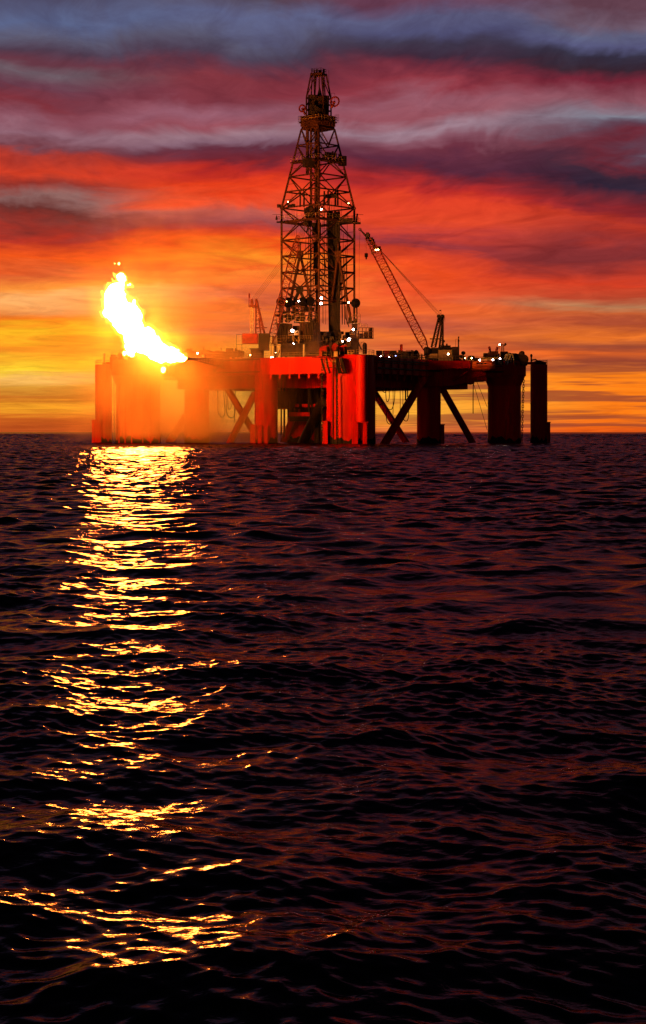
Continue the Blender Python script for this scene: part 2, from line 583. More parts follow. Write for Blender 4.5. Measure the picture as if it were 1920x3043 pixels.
def make_sea():
    near = [-300.0, -80.0, -25.0, -8.0, 0.0, 3.0, 4.6]
    y = 5.6
    while y < 50: near.append(y); y *= 1.0022
    while y < 130: near.append(y); y *= 1.0018
    near.append(130.0)
    far = []
    y = 130.0
    while y < 6000: far.append(y); y *= 1.00125
    while y < 90000: far.append(y); y *= 1.06
    VV = []; QQ = []; off = 0
    waves = None
    for ys, NX in ((near, 960), (far, 460)):
        ys = np.array(ys)
        V, q, waves = sea_block(ys, NX, waves)
        VV.append(V); QQ.append(q + off); off += len(V)
    V = np.concatenate(VV); q = np.concatenate(QQ)
    me = bpy.data.meshes.new('sea')
    me.vertices.add(len(V)); me.vertices.foreach_set('co', V.ravel())
    me.loops.add(q.size); me.loops.foreach_set('vertex_index', q.ravel())
    me.polygons.add(len(q))
    me.polygons.foreach_set('loop_start', np.arange(0, q.size, 4, dtype=np.int32))
    me.polygons.foreach_set('use_smooth', np.ones(len(q), dtype=bool))
    me.update(calc_edges=True)
    o = bpy.data.objects.new('sea', me)
    COL.objects.link(o)
    o['kind'] = 'structure'
    m = bpy.data.materials.new('sea_water'); m.use_nodes = True
    k = NT(m.node_tree)
    geo = k.n('ShaderNodeNewGeometry')
    pos = geo.outputs['Position']
    a = k.noise(pos, 9.0, 3.0, 0.55, 0.5)
    b = k.noise(pos, 1.1, 4.0, 0.55, 0.4)
    h = k.m('ADD', k.m('MULTIPLY', a, 0.005), k.m('MULTIPLY', b, 0.03))
    bp = k.n('ShaderNodeBump')
    bp.inputs['Strength'].default_value = 1.0
    bp.inputs['Distance'].default_value = BUMP
    k.link(h, bp.inputs['Height'])
    dif = k.n('ShaderNodeBsdfDiffuse')
    dif.inputs['Color'].default_value = (0.0022, 0.0022, 0.0035, 1)
    glo = k.n('ShaderNodeBsdfGlossy')
    glo.inputs['Color'].default_value = GLOSS_COL
    glo.inputs['Roughness'].default_value = 0.105
    k.link(bp.outputs[0], glo.inputs['Normal'])
    fr = k.n('ShaderNodeFresnel')
    fr.inputs['IOR'].default_value = 1.333
    k.link(bp.outputs[0], fr.inputs['Normal'])
    mx = k.n('ShaderNodeMixShader')
    k.link(fr.outputs[0], mx.inputs[0]); k.link(dif.outputs[0], mx.inputs[1]); k.link(glo.outputs[0], mx.inputs[2])
    out = k.n('ShaderNodeOutputMaterial')
    k.link(mx.outputs[0], out.inputs['Surface'])
    me.materials.append(m)


SLOPE = 0.14
BUMP = 1.0
GLOSS_COL = (0.37, 0.28, 0.31, 1)
make_sea()

# ------------------------------------------------------------------ the platform: columns, hull, braces
DECK = 20.2
LOW = 13.4
rig = thing('drilling_platform', 'huge red oil platform standing on columns in the dark sea', 'oil platform', (0, 452, 0))


def column(px, Y, R, top, foot=None, weed=1.5, growth=True, head=None, n=40):
    x = XP(px, Y)
    m = MB()
    m.lathe((x, Y), [(R, -4), (R, 0), (R, top * .33), (R, top * .66), (R, top)], n)
    for z in (top * .5,):
        m.lathe((x, Y), [(R + .02, z - .12), (R + .07, z - .1), (R + .07, z + .1), (R + .02, z + .12)], n)
    c = m.build('column', M_RED, rig, True)
    if growth:
        w = MB(); k = 64; vs = []
        ph = px * .37
        for i in range(k):
            a = 2 * math.pi * i / k
            hgt = weed * (0.75 + .25 * math.sin(a * 3 + ph) + .22 * math.sin(a * 11 + ph * 2) + rnd.uniform(-.15, .2))
            for rr, z in ((R + .06, -2), (R + .06, max(.2, hgt))):
                vs.append((x + rr * math.cos(a), Y + rr * math.sin(a), z))
        w.add(vs, [(2 * i, 2 * ((i + 1) % k), 2 * ((i + 1) % k) + 1, 2 * i + 1) for i in range(k)])
        w.build('marine_growth', M_WEED, c)
    return c, x


# near corner column and its caisson
cE, xE = column(1043, 420, 5.66, 20.0)
cB, xB = column(411, 450, 5.5, 20.0)
cG, xG = column(1499, 452, 4.12, 20.0)
cD, xD = column(791, 431, 2.75, 20.0)
cC, xC = column(585, 458, 3.1, 20.0)
cF, xF = column(1274.5, 446, 2.93, 20.0)
cA, xA = column(308, 468, 2.15, ZP(1084, 468))
cH, xH = column(1601.5, 472, 2.2, ZP(1084, 472))
cP, xPp = column(1076, 412.6, 1.33, ZP(1057, 412.6))
# far corner, seen through the gap in the middle
cQ, xQ = column(905, 486, 4.6, 20.0)
cR, xR = column(985, 474, 2.4, 20.0)

# fenders and footings
def fender(px0, px1, py, Y, dep, col):
    m = MB()
    a, b = XP(px0, Y), XP(px1, Y)
    m.span((a, Y - dep / 2, -3), (b, Y + dep / 2, ZP(py, Y)))
    z = ZP(py, Y)
    m.span((a - .12, Y - dep / 2 - .12, z), (b + .12, Y + dep / 2 + .12, z + .22))
    return m.build('fender', M_RED, col)


fender(275, 302, 1250, 466.2, 2.4, cA)
fender(1616, 1634, 1256, 472, 2.2, cH)
fender(1309, 1320, 1263, 446, 2.0, cF)
fender(958, 974, 1254, 417.5, 2.5, cE)
fender(744, 759, 1264, 430, 2.2, cD)
for a, b in ((766, 778), (784, 796)):
    fender(a, b, 1265, 427.6, 1.0, cD)
fender(1046, 1063, 1256, 410.6, 1.4, cP)
fender(1078, 1091, 1256, 410.9, 1.3, cP)
m = MB(); m.span((XP(1044, 411), 410, ZP(1256, 411)), (XP(1095, 411), 412, ZP(1253, 411))); m.build('fender', M_RED, cP)
# long pipes clamped to the big left column
m = MB()
for px in (352, 372, 392, 425, 447, 470):
    x = XP(px, 445)
    yy = 450 - math.sqrt(max(.1, 5.7 ** 2 - (x - xB) ** 2)) if abs(x - xB) < 5.7 else 450
    m.tube((x, yy, -1), (x, yy, 19), .13, 6)
m.build('caisson_pipe', M_RED, cB)
m = MB()
for px in (990, 1000):
    x = XP(px, 416); yy = 420 - math.sqrt(max(.1, 5.85 ** 2 - (x - xE) ** 2))
    m.tube((x, yy, 0), (x, yy, 19), .12, 6)
for k in range(40):
    x = XP(1112, 419); m.span((xE + 5.7, 418, .6 + k * .48), (xE + 5.95, 418.9, .64 + k * .48))
m.build('ladder', M_DARK, cE)

# hull: upper deck box and the lower hull under it
up_poly = [(-49, 446), (-43, 443.6), (-15, 428.5), (1.5, 417), (11.5, 417), (27, 440), (44, 447), (49, 450), (49, 459), (27, 476), (8, 491), (-2, 491), (-42, 474), (-50, 462)]
up_poly = [(-50, 449), (-43, 445.2), (-31, 440.5), (-15, 428.7), (1.5, 418.2), (11.8, 418.2), (27, 441.5), (44.5, 447.4), (48.8, 451), (48.8, 458), (27, 474), (8, 489), (-2, 489), (-42, 473), (-50, 462)]
m = MB(); m.prism(up_poly, 16.3, DECK)
m.prism([(x * .997 - .01, 452 + (y - 452) * .997) for x, y in up_poly], DECK, DECK + .05)
hull = m.build('upper_hull', M_RED, rig)
lo_poly = [(-36, 450), (-30, 447.5), (-15, 434.5), (-9, 434.8), (-4, 440), (6, 426), (11, 426), (21.5, 441.5), (33, 446.5), (36, 452), (26, 464), (8, 480), (-2, 480), (-30, 466)]
m = MB(); m.prism(lo_poly, LOW, 16.3)
m.build('lower_hull', M_RED, rig)
# haunches where columns B and G carry the hull
m = MB()
for x, Y, R, s in ((xB, 450, 5.5, -1), (xG, 452, 4.12, 1)):
    m.lathe((x, Y), [(R + .02, 14.2), (R + 1.0, 16.6), (R + 1.25, 16.7), (R + 1.25, 20.35)], 32)
m.build('column_head', M_RED, rig, True)
# right chamfer on G head
m = MB(); x0 = xG + 4.0
for x0, x1, Y in ((xG + 3.6, XP(1559, 452), 452), (xB - 5.0, XP(330, 450), 450)):
    z0, z1, z2 = ZP(1131, Y), ZP(1095, Y), ZP(1062, Y)
    pr = [(x0, z0), (x1, z1), (x1, z2), (x0, z2)]
    vs = [(x, Y - 2.6, z) for x, z in pr] + [(x, Y + 2.6, z) for x, z in pr]
    m.add(vs, [(0, 1, 2, 3), (7, 6, 5, 4), (0, 4, 5, 1), (1, 5, 6, 2), (2, 6, 7, 3), (3, 7, 4, 0)])
m.build('hull_sponson', M_RED, rig)

# plate frames, brackets and pipes along the near fascia
m = MB()
def along(a, b, n):
    a, b = Vector(a), Vector(b)
    return [a.lerp(b, i / n) for i in range(n + 1)]
edgeL0, edgeL1 = Vector((-14.6, 428.3, 0)), Vector((1.2, 418.0, 0))
for q in along(edgeL0, edgeL1, 7):
    m.hexa([Vector((q.x - .2, q.y + .2, 15.2)), Vector((q.x + .2, q.y, 15.2)), Vector((q.x + .2, q.y + 2, 15.6)), Vector((q.x - .2, q.y + 2.2, 15.6)),
            Vector((q.x - .2, q.y, 16.28)), Vector((q.x + .25, q.y - .1, 16.28)), Vector((q.x + .25, q.y + 4, 16.28)), Vector((q.x - .2, q.y + 4, 16.28))])
edgeR0, edgeR1 = Vector((12.4, 419.1, 0)), Vector((27, 441.1, 0))
for q in along(edgeR0, edgeR1, 8):
    m.box((q.x + .1, q.y - .1, 18.2), (.25, .4, 3.9))
    m.box((q.x - .4, q.y + 1.5, 15.6), (.35, 2.5, 1.3))
for a, b, n in ((Vector((27.3, 441.3, 0)), Vector((44, 446.9, 0)), 9), (Vector((-42, 444.6, 0)), Vector((-31.2, 440.3, 0)), 5), (Vector((-30, 439.6, 0)), Vector((-16, 429.2, 0)), 7)):
    for q in along(a, b, n):
        m.box((q.x, q.y, 18.2), (.25, .4, 3.9))
m.build('fascia_bracket', M_RED, rig)
m = MB()
for dz, r in ((19.4, .16), (18.9, .1), (17.6, .2)):
    m.tube(Vector((12.6, 418.8, dz)), Vector((27.4, 441.0, dz)), r, 6)
    m.tube(Vector((27.4, 441.0, dz)), Vector((44.5, 446.9, dz)), r, 6)
for dz, r in ((19.9, .15), (17.0, .12)):
    m.tube(Vector((-30.6, 440.0, dz)), Vector((-15, 428.2, dz)), r, 6)
m.build('hull_pipe', M_DARK, rig)
# underside gear on the right: gussets, slanting hull and boat platform
m = MB()
Y = 443
pr = [(1208, 1092), (1268, 1078), (1268, 1140), (1242, 1128), (1238, 1112), (1208, 1108)]
def plateXZ(mb, pr, Y, th):
    n = len(pr)
    a = [P(x, y, Y) for x, y in pr]; b = [P(x, y, Y) + Vector((0, th, 0)) for x, y in pr]
    mb.add(a + b, [tuple(range(n)), tuple(range(2 * n - 1, n - 1, -1))] + [(i, n + i, n + (i + 1) % n, (i + 1) % n) for i in range(n)])
plateXZ(m, pr, 440.2, .5)
m.build('gusset_plate', M_RED, rig)
m = MB()
plateXZ(m, [(1262, 1072), (1398, 1072), (1398, 1094), (1262, 1100)], 438, 10)
plateXZ(m, [(1266, 1095), (1395, 1090), (1440, 1100), (1448, 1131), (1410, 1133), (1410, 1140), (1384, 1137), (1345, 1146), (1266, 1150)], 441.2, 11)
m.build('crane_sponson', M_RED, rig)
m = MB()
for a, b in (((1345, 1130), (1390, 1104)), ((1308, 1100), (1336, 1080)), ((1400, 1116), (1440, 1116)), ((1318, 1098), (1345, 1078))):
    m.tube(P(a[0], a[1], 440.4), P(b[0], b[1], 440.4), .38, 6)
m.build('hull_strut', M_RED, rig)
# braces down to the pontoons
m_br = [((1266, 1112, 440.5), (1141, 1322, 424), 0.98), ((1115, 1170, 452), (1212, 1322, 470), .85), ((1306, 1140, 447), (1408, 1322, 462), .85),
        ((664, 1135, 452), (790, 1345, 446), .85), ((756, 1172, 437), (678, 1325, 452), .85), ((556, 1232, 459), (505, 1312, 466), 1.0),
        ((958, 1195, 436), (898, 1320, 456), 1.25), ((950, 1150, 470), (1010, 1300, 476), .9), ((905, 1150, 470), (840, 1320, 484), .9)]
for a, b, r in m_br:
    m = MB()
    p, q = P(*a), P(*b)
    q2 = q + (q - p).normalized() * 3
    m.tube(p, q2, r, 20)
    m.build('brace', M_DARK if a[2] == 436 else M_RED, rig, True)  # shade on the centre brace is put into its dark colour
    n_ = (p - q).normalized(); z = q
# wet-worn foot of the near right brace
# underdeck frame seen between the two near columns
m = MB()
for x0, x1, y0, y1, Y in ((871, 888, 1200, 1210, 441), (897, 937, 1200, 1210, 441), (858, 921, 1225, 1237, 440)):
    a, b = P(x0, y0, Y), P(x1, y1, Y)
    m.span((a.x, Y, b.z), (b.x, Y + 1.2, a.z))
m.build('underdeck_beam', M_RED, rig)
m = MB()
for px, Y, r, z0 in ((888, 442, .55, ZP(1200, 442)), (897, 443, .35, ZP(1205, 442)), (836, 440, .2, 2), (845, 440, .25, 1.5), (858, 441, .3, ZP(1238, 440)), (918, 441, .3, ZP(1238, 441)), (944, 447, .75, -2), (953, 444, .12, -1), (934, 444, .1, -1), (926, 446, .1, 0),
                     (870, 446, 1.4, ZP(1240, 446)), (910, 448, 1.6, ZP(1236, 446)), (930, 450, 1.1, ZP(1240, 446))):
    m.tube((XP(px, Y), Y, z0), (XP(px, Y), Y, 15), r, 8)
m.tube(P(888, 1150, 441), P(868, 1225, 441), .3, 6)
m.tube(P(917, 1150, 441), P(930, 1222, 441), .3, 6)
m.build('riser_pipe', M_DARK, rig, True)
m = MB()
for k in range(7):
    m.box(P(842, 1268 + k * 6, 438), (1.6, .15, .12))
m.span(P(836, 1213, 439), P(850, 1216, 437.5))
m.build('underdeck_ladder', M_RED, rig)
m = MB()
m.span(P(820, 1148, 470) , P(985, 1216, 474))
m.span(P(860, 1236, 476) , P(962, 1252, 479))
m.build('wellhead_frame', M_DARK, rig)
m = MB()
m.span(P(717, 1153, 446), P(757, 1158, 451))
m.span(P(704, 1151, 445.9), P(757, 1153, 450.9))
for k in range(6):
    q = P(725 + k * 5.5, 1163, 448); m.tube(q, q - Vector((0, 0, rnd.uniform(.9, 1.6))), .04, 4)
m.build('underdeck_walkway', M_DARK, rig)

# gangways to the outer columns
for x0, x1, py, Y, c in ((XP(320, 462), XP(360, 455), 1083, 460, 'l'), (XP(1545, 456), XP(1585, 465), 1083, 462, 'r')):
    m = MB()
    m.span((x0, Y - 1.1, ZP(py, Y)), (x1, Y + 1.1, ZP(py - 7, Y)))
    xm, xo = (x0, x1) if c == 'l' else (x1, x0)
    m.tube((xo + (-.5 if c == 'l' else .5), Y, ZP(py + 16, Y)), ((x0 + x1) / 2, Y, ZP(py + 1, Y)), .18, 6)
    m.build('gangway', M_RED, rig)
# tops of the outer columns
def ring_rail(mb, x, Y, R, z, a0=0, a1=2 * math.pi, n=12, **kw):
    mb.rail([(x + R * math.cos(a0 + (a1 - a0) * i / n), Y + R * math.sin(a0 + (a1 - a0) * i / n), z) for i in range(n + 1)], step=1.2, **kw)
for c, x, Y, R in ((cA, xA, 468, 2.15), (cH, xH, 472, 2.2)):
    m = MB(); ring_rail(m, x, Y, R - .1, ZP(1084, Y)); m.build('railing', M_RAIL, c)
m = MB()
m.tube(P(310, 1084, 468), P(310, 1054, 468), .24, 8); m.span(P(304, 1084, 467), P(318, 1078, 469)); m.ball(P(310, 1053, 468), .3)
m.build('vent_pipe', M_DARK, cA)
m = MB()
m.lathe((xH, 472), [(1.9, ZP(1084, 472)), (1.9, ZP(1076, 472)), (1.2, ZP(1074, 472)), (.3, ZP(1071, 472))], 16)
m.tube(P(1579, 1080, 471), P(1579, 1057, 471), .2, 6); m.ball(P(1579, 1057, 471), .33, 8, 6, (1, 1, 1.4))
m.path([P(1578, 1076, 470), P(1583, 1069, 470), P(1592, 1068, 470), P(1600, 1075, 470)], .18)
m.build('column_cap', M_DARK, cH)
m = MB(); m.tube(P(1626.5, 1084, 472), P(1626.5, 1068, 472), .04, 4); m.build('antenna', M_DARK, cH)

# deck edge railings, with stanchions
m = MB()
dr = [(-48, 449.6), (-43, 446), (-31, 441.3), (-15, 429.4), (1.5, 419)]
m.rail([(x, y, DECK) for x, y in dr], step=1.6)
dr = [(12.4, 420), (26.5, 441.8)]
m.rail([(x, y, DECK) for x, y in dr], step=1.6)
m.rail([P(1268, 1072, 438.4), P(1396, 1072, 438.4)], step=1.7)
m.rail([(33, 443.5, DECK), (44, 447.9, DECK), (48.3, 451.4, DECK)], step=1.6)
ring_rail(m, xE, 420, 5.4, ZP(1056, 420), -1.35, .7, 9)
m.build('railing', M_RAIL, rig)
m = MB()
m.lathe((xE, 420), [(5.67, 20.0), (5.8, 20.05), (5.8, ZP(1056, 420)), (5.2, ZP(1055.6, 420))], 32)
m.span(P(1005, 1058, 414.2), P(1064, 1066, 416.5))
m.lathe((xPp, 412.6), [(1.34, ZP(1059, 412.6)), (1.45, ZP(1058.6, 412.6)), (1.45, ZP(1056, 412.6)), (.4, ZP(1055.4, 412.6))], 20)
m.build('column_head', M_RED, rig, True)

# fairlead balcony under the near corner
balc = thing('fairlead_balcony', 'railed balcony with curved fairlead pipes hung on the near red column', 'balcony', P(985, 1092, 413.5))
m = MB()
m.span(P(928, 1061, 412), P(1008, 1063, 415)); m.span(P(962, 1091, 412.6), P(1012, 1093, 414.6))
for px in (956, 964, 1000, 1012): m.tube(P(px, 1062, 412.6), P(px, 1092, 412.6), .07, 4)
for k in range(6): m.tube(P(950 + k * 9, 1062, 412.7), P(958 + k * 9, 1078, 413), .08, 4)
m.build('balcony_floor', M_DARK, balc)
m = MB()
m.rail([P(966, 1091, 412.6), P(998, 1091, 412.6)], h=1.3, step=.9); m.rail([P(966, 1082, 412.6), P(998, 1082, 412.6)], h=.9, step=.9)
m.rail([P(940, 1061, 412), P(985, 1061, 412)], step=1.0)
m.build('railing', M_RAIL, balc)
for x0, x1 in ((958, 968), (972, 980), (1000, 1008), (1006, 1014), (1013, 1023), (1018, 1029)):
    m = MB()
    m.path([P(x0 - 2, 1066, 413.3), P(x0, 1078, 413), P((x0 + x1) / 2, 1094, 413.2), P(x1, 1108, 414)], .26, 8)
    m.build('fairlead_pipe', M_DARK, balc, True)
m = MB(); m.tube(P(920, 1050.5, 412.5), P(948, 1051, 412.5), .09, 6); m.tube(P(926, 1062, 412.3), P(940, 1062, 412.3), .1, 6); m.build('boom_pole', M_DARK, balc)

# anchor winches under red covers at the near corner
for i, (pl, lab) in enumerate((([(948, 1058), (948, 1041), (952, 1031), (976, 1026), (981, 1034), (981, 1058)], 'red covered anchor winch left of the domed one above the balcony'),
                               ([(983, 1059), (983, 1038), (987, 1026), (992, 1020), (1000, 1020), (1006, 1028), (1006, 1059)], 'red domed anchor winch cover in the middle above the balcony'),
                               ([(1010, 1059), (1010, 1028), (1030, 1025), (1031, 1045), (1024, 1059)], 'red covered anchor winch right of the domed one, by a yellow rail'))):
    w = thing('anchor_winch', lab, 'winch', P((pl[0][0] + pl[-1][0]) / 2, 1059, 417), 'red covered anchor winches at the near corner')
    m = MB(); plateXZ(m, pl, 415.5 + i * .2, 3.4); m.build('cover', M_REDEQ, w)
    m = MB(); xm = (pl[0][0] + pl[-1][0]) / 2
    m.tube(P(xm - 7, 1052, 415.2), P(xm + 7, 1052, 415.2), .55, 12); m.tube(P(xm - 7, 1052, 415.2), P(xm - 6, 1052, 415.2), .85, 14); m.tube(P(xm + 6, 1052, 415.2), P(xm + 7, 1052, 415.2), .85, 14)
    m.build('drum', M_DARK, w, True)
    m = MB(); m.path([P(xm + 10, 1058, 415), P(xm + 11, 1044, 415), P(xm + 9, 1030, 415.2)], .3, 8); m.build('guide_pipe', M_BLACK, w, True)
ctl = thing('control_cabinet', 'cream control cabinet on the walkway in front of the red winch covers', 'cabinet', P(998, 1061, 414))
m = MB(); m.span(P(992, 1060, 413.2), P(1004, 1045, 414.2)); m.build('cabinet_body', M_CREAM, ctl)
m = MB(); m.ball(P(1000, 1043, 413.6), .32); m.tube(P(1000, 1045, 413.6), P(1000, 1043, 413.6), .15, 6); m.build('beacon', M_DARK, ctl)
m = MB(); m.span(P(994, 1056, 413.12), P(1002, 1049, 413.18)); m.build('door', M_CREAM, ctl)
gate = thing('walkway_frame', 'yellow lit pipe frame on the walkway right of the winches', 'pipe frame', P(1043, 1056, 415))
m = MB()
for px in (1034, 1043, 1052): m.tube(P(px, 1056, 414.6), P(px, 1041, 414.6), .1, 6)
for py in (1041, 1048): m.tube(P(1032, py, 414.6), P(1053, py, 414.6), .1, 6)
m.ball(P(1046, 1053, 414.6), .4)
m.build('frame', M_RAIL, gate)

# ------------------------------------------------------------------ derrick
DX, DY = XP(945, 452), 452.0
der = thing('derrick', 'tall lattice drilling derrick rising from the middle of the platform', 'derrick', (DX, DY, DECK))
def dz(py): return ZP(py, 452)
Z_V, Z_C = dz(619), dz(384)
def rad(z):
    if z <= Z_V: return 9.04
    return 9.04 + (4.14 - 9.04) * (z - Z_V) / (Z_C - Z_V)
def leg(i, z, k=1.0):
    a = math.radians((0, 90, 180, 270)[i]) + .03
    r = rad(z) * k
    return Vector((DX + r * math.cos(a), DY + r * math.sin(a), z))
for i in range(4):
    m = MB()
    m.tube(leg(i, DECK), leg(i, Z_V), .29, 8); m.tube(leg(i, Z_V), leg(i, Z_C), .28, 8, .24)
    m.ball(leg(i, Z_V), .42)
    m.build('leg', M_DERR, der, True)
LV = [950, 900, 857, 810, 762, 715, 662, 619, 571, 526, 480, 433, 384]
PAT = ['V', 'V', 'V', 'V', 'V', 'A', 'V', 'A', 'V', 'A', 'V', 'V']
for f in range(4):
    m = MB()
    for j, py in enumerate(LV):
        z = dz(py); a, b = leg(f, z), leg((f + 1) % 4, z)
        if j > 0: m.tube(a, b, .19, 6)
        if j < len(LV) - 1:
            z2 = dz(LV[j + 1]); a2, b2 = leg(f, z2), leg((f + 1) % 4, z2)
            if PAT[j] == 'V':
                mid = (a + b) / 2
                if j == 0: continue
                m.tube(a2, mid, .17, 6); m.tube(b2, mid, .17, 6)
            else:
                mid = (a2 + b2) / 2
                m.tube(a, mid, .17, 6); m.tube(b, mid, .17, 6)
    # inner light bracing
    for j in range(3, len(LV) - 1):
        za, zb = dz(LV[j]), dz(LV[j + 1]); zm = (za + zb) / 2
        a = leg(f, zm); b = (leg(f, za) + leg((f + 1) % 4, za)) / 2
        c = (leg(f, zb) + leg((f + 1) % 4, zb)) / 2
        m.tube(leg(f, zm), (b + c) / 2 * .5 + leg(f, zm) * .5, .07, 4)
    m.build('bracing', M_DERR, der)
# V door frames on the two near faces
for f, apx, feet in ((2, (892, 755), ((861, 905), (927, 905))), (3, (1005, 755), ((985, 900), (1042, 945)))):
    m = MB()
    for fx, fy in feet:
        a, b = P(apx[0], apx[1], 447), P(fx, fy, 446.5)
        m.tube(a, b, .36, 8)
    m.tube(P(apx[0], apx[1], 447), P(apx[0], apx[1] - 34, 447), .2, 6)
    m.box(P(apx[0], apx[1], 447), (1.6, .6, 1.6))
    m.build('door_frame', M_DERR, der)
m = MB()
m.tube(P(891, 860, 446), P(868, 910, 446), .42, 8); m.tube(P(891, 860, 446), P(912, 915, 446), .42, 8)
m.tube(P(868, 906, 446), P(913, 906, 446), .2, 6); m.box(P(891, 861, 446), (1.8, .8, 1.2))
m.build('a_frame', M_DARK, der)
# guide tower for the top drive, up the middle
m = MB()
cx0 = DX - 1.0
m.lattice((cx0, DY - 1, dz(985)), (cx0, DY - 1, dz(390)), [(-.9, -.7, 0), (.9, -.7, 0), (.9, .7, 0), (-.9, .7, 0)], [(-.9, -.7, 0), (.9, -.7, 0), (.9, .7, 0), (-.9, .7, 0)], 40, .12, .06)
for ox in (-1.6, 1.1): m.tube((cx0 + ox, DY - 1.5, dz(520)), (cx0 + ox, DY - 1.5, dz(382)), .42, 10)
for ox in (-.7, .4): m.tube((cx0 + ox, DY - 1.8, dz(640)), (cx0 + ox, DY - 1.8, dz(382)), .28, 8)
m.build('guide_rail', M_DERR, der)
m = MB()
for k in range(26):
    z = rnd.uniform(dz(940), dz(700)); x = cx0 + rnd.uniform(-2.2, 6.8)
    m.tube((x, DY + rnd.uniform(-4, 5), z), (x + rnd.uniform(-.3, .3), DY + rnd.uniform(-4, 5), z + rnd.uniform(4, 14)), rnd.uniform(.05, .14), 4)
for px in (958, 962, 968, 1018, 1024, 1030):
    m.tube((XP(px, 455), 455 + rnd.uniform(-3, 3), dz(960)), (XP(px, 455) + .2, 455, dz(rnd.uniform(560, 760))), .07, 4)
for px in (1014, 1022, 1029):
    m.tube(P(px, 765, 450), P(px + 3, 965, 450), .1, 5)
m.path([P(1026, 910, 449), P(1027, 945, 449), P(1034, 960, 449), P(1037, 972, 449)], .12, 5)
for px in (868, 874, 881, 905, 914, 960, 975, 986, 992, 1016):
    m.tube((XP(px, 451), 452, dz(700)), (XP(px + rnd.uniform(-2, 2), 451), 452, dz(rnd.uniform(560, 610))), .05, 4)
m.build('service_pipe', M_ROPE, der)
m = MB()
for k in range(9):
    a = Vector((DX - .6 + .22 * k, DY - .5 + .2 * (k % 3), dz(395))); b = Vector((DX - .9 + .16 * k, DY - .8 + .2 * (k % 3), dz(600)))
    m.tube(a, b, .05, 4)
for k in range(5): m.tube(P(926, 618, 446) , P(858 + k * 5, 760 + k * 6, 447), .045, 4)
m.build('drilling_line', M_ROPE, der)
# floor ring platforms
def platform(py, k, half=None, sides=(0, 1, 2, 3), rail_h=1.15, thick=.3, width=1.6):
    z = dz(py)
    mb, mr = MB(), MB()
    for f in sides:
        a, b = leg(f, z, k), leg((f + 1) % 4, z, k)
        ins = (Vector((DX, DY, z)) - (a + b) / 2).normalized() * width
        for o0, o1 in ((0, 1),):
            mb.hexa([a, b, b + ins, a + ins, a + Vector((0, 0, thick)), b + Vector((0, 0, thick)), b + ins + Vector((0, 0, thick)), a + ins + Vector((0, 0, thick))])
        t_ = Vector((0, 0, thick))
        mr.rail([a + t_, b + t_], h=rail_h, step=1.2)
    pm = mb.build('work_platform', M_DERR, der)
    mr.build('railing', M_RAIL, pm)
platform(662, 1.12, width=2.2)
platform(486, 1.1, sides=(2, 3), width=1.6)
platform(366, 1.26, width=1.3)
# catwalk ends stick out past the legs at the monkey board
m = MB()
m.span((XP(822, 450), 449, dz(664)), (XP(845, 450), 451, dz(662)))
m.span((XP(1050, 450), 449, dz(668)), (XP(1072, 450), 451, dz(664)))
m.rail([(XP(1054, 450), 449, dz(664)), (XP(1070, 450), 449, dz(664))], h=.9, step=.7)
m.tube(P(810, 637, 450), P(836, 637, 450), .06, 4); m.tube(P(822, 637, 450), P(822, 641, 450), .05, 4)
m.lathe((XP(822, 450), 450), [(.05, ZP(640, 450)), (.26, ZP(648, 450)), (.3, ZP(652, 450)), (.1, ZP(654, 450))], 8)
m.tube(P(1056, 637, 450), P(1080, 638, 450), .06, 4); m.tube(P(1062, 635, 450), P(1059, 660, 450), .2, 6)
m.span((XP(1008, 449), 444, dz(672)), (XP(1048, 449), 447, dz(660)))
m.build('monkey_board', M_DARK, der)
# tangle of gear at the monkey board
m = MB()
for k in range(40):
    q = P(rnd.uniform(905, 935), rnd.uniform(612, 672), 447 + rnd.uniform(-1, 1))
    m.box(q, (rnd.uniform(.2, .9), rnd.uniform(.2, .8), rnd.uniform(.2, 1.4)), rnd.uniform(0, 3))
m.tube(P(945, 600, 447), P(908, 668, 446), .35, 6)
m.tube(P(930, 606, 447), P(912, 690, 446), .2, 6)
for px, py in ((822 + 40 / 5.35, 612), (872, 611), (860, 612)):
    m.box(P(px, py, 447), (.9, .5, .8), .3)
m.build('racking_arm', M_DARK, der)
# right hand platform gear at 486
m = MB()
for k in range(26):
    q = leg(3, dz(486), 1.0).lerp(leg(0, dz(486), 1.05), rnd.uniform(.15, 1.0)) + Vector((0, 0, rnd.uniform(.5, 2)))
    m.box(q, (rnd.uniform(.2, .8), rnd.uniform(.2, .8), rnd.uniform(.4, 1.5)), rnd.uniform(0, 3))
m.box(leg(0, dz(478), 1.0), (1.6, 1.4, 2.4), .6)
m.box(P(918, 484, 447), (2.8, 1.4, 2.2), .4)
for px in (964, 975, 997, 1004):
    m.tube(P(px, 568, 450), P(px, 610, 450), .22, 6)
for px in (893, 904): m.tube(P(px, 570, 449), P(px - 1, 615, 449), .2, 6)
m.box(P(985, 583, 448), (3, 1, .8))
m.build('platform_gear', M_DARK, der)
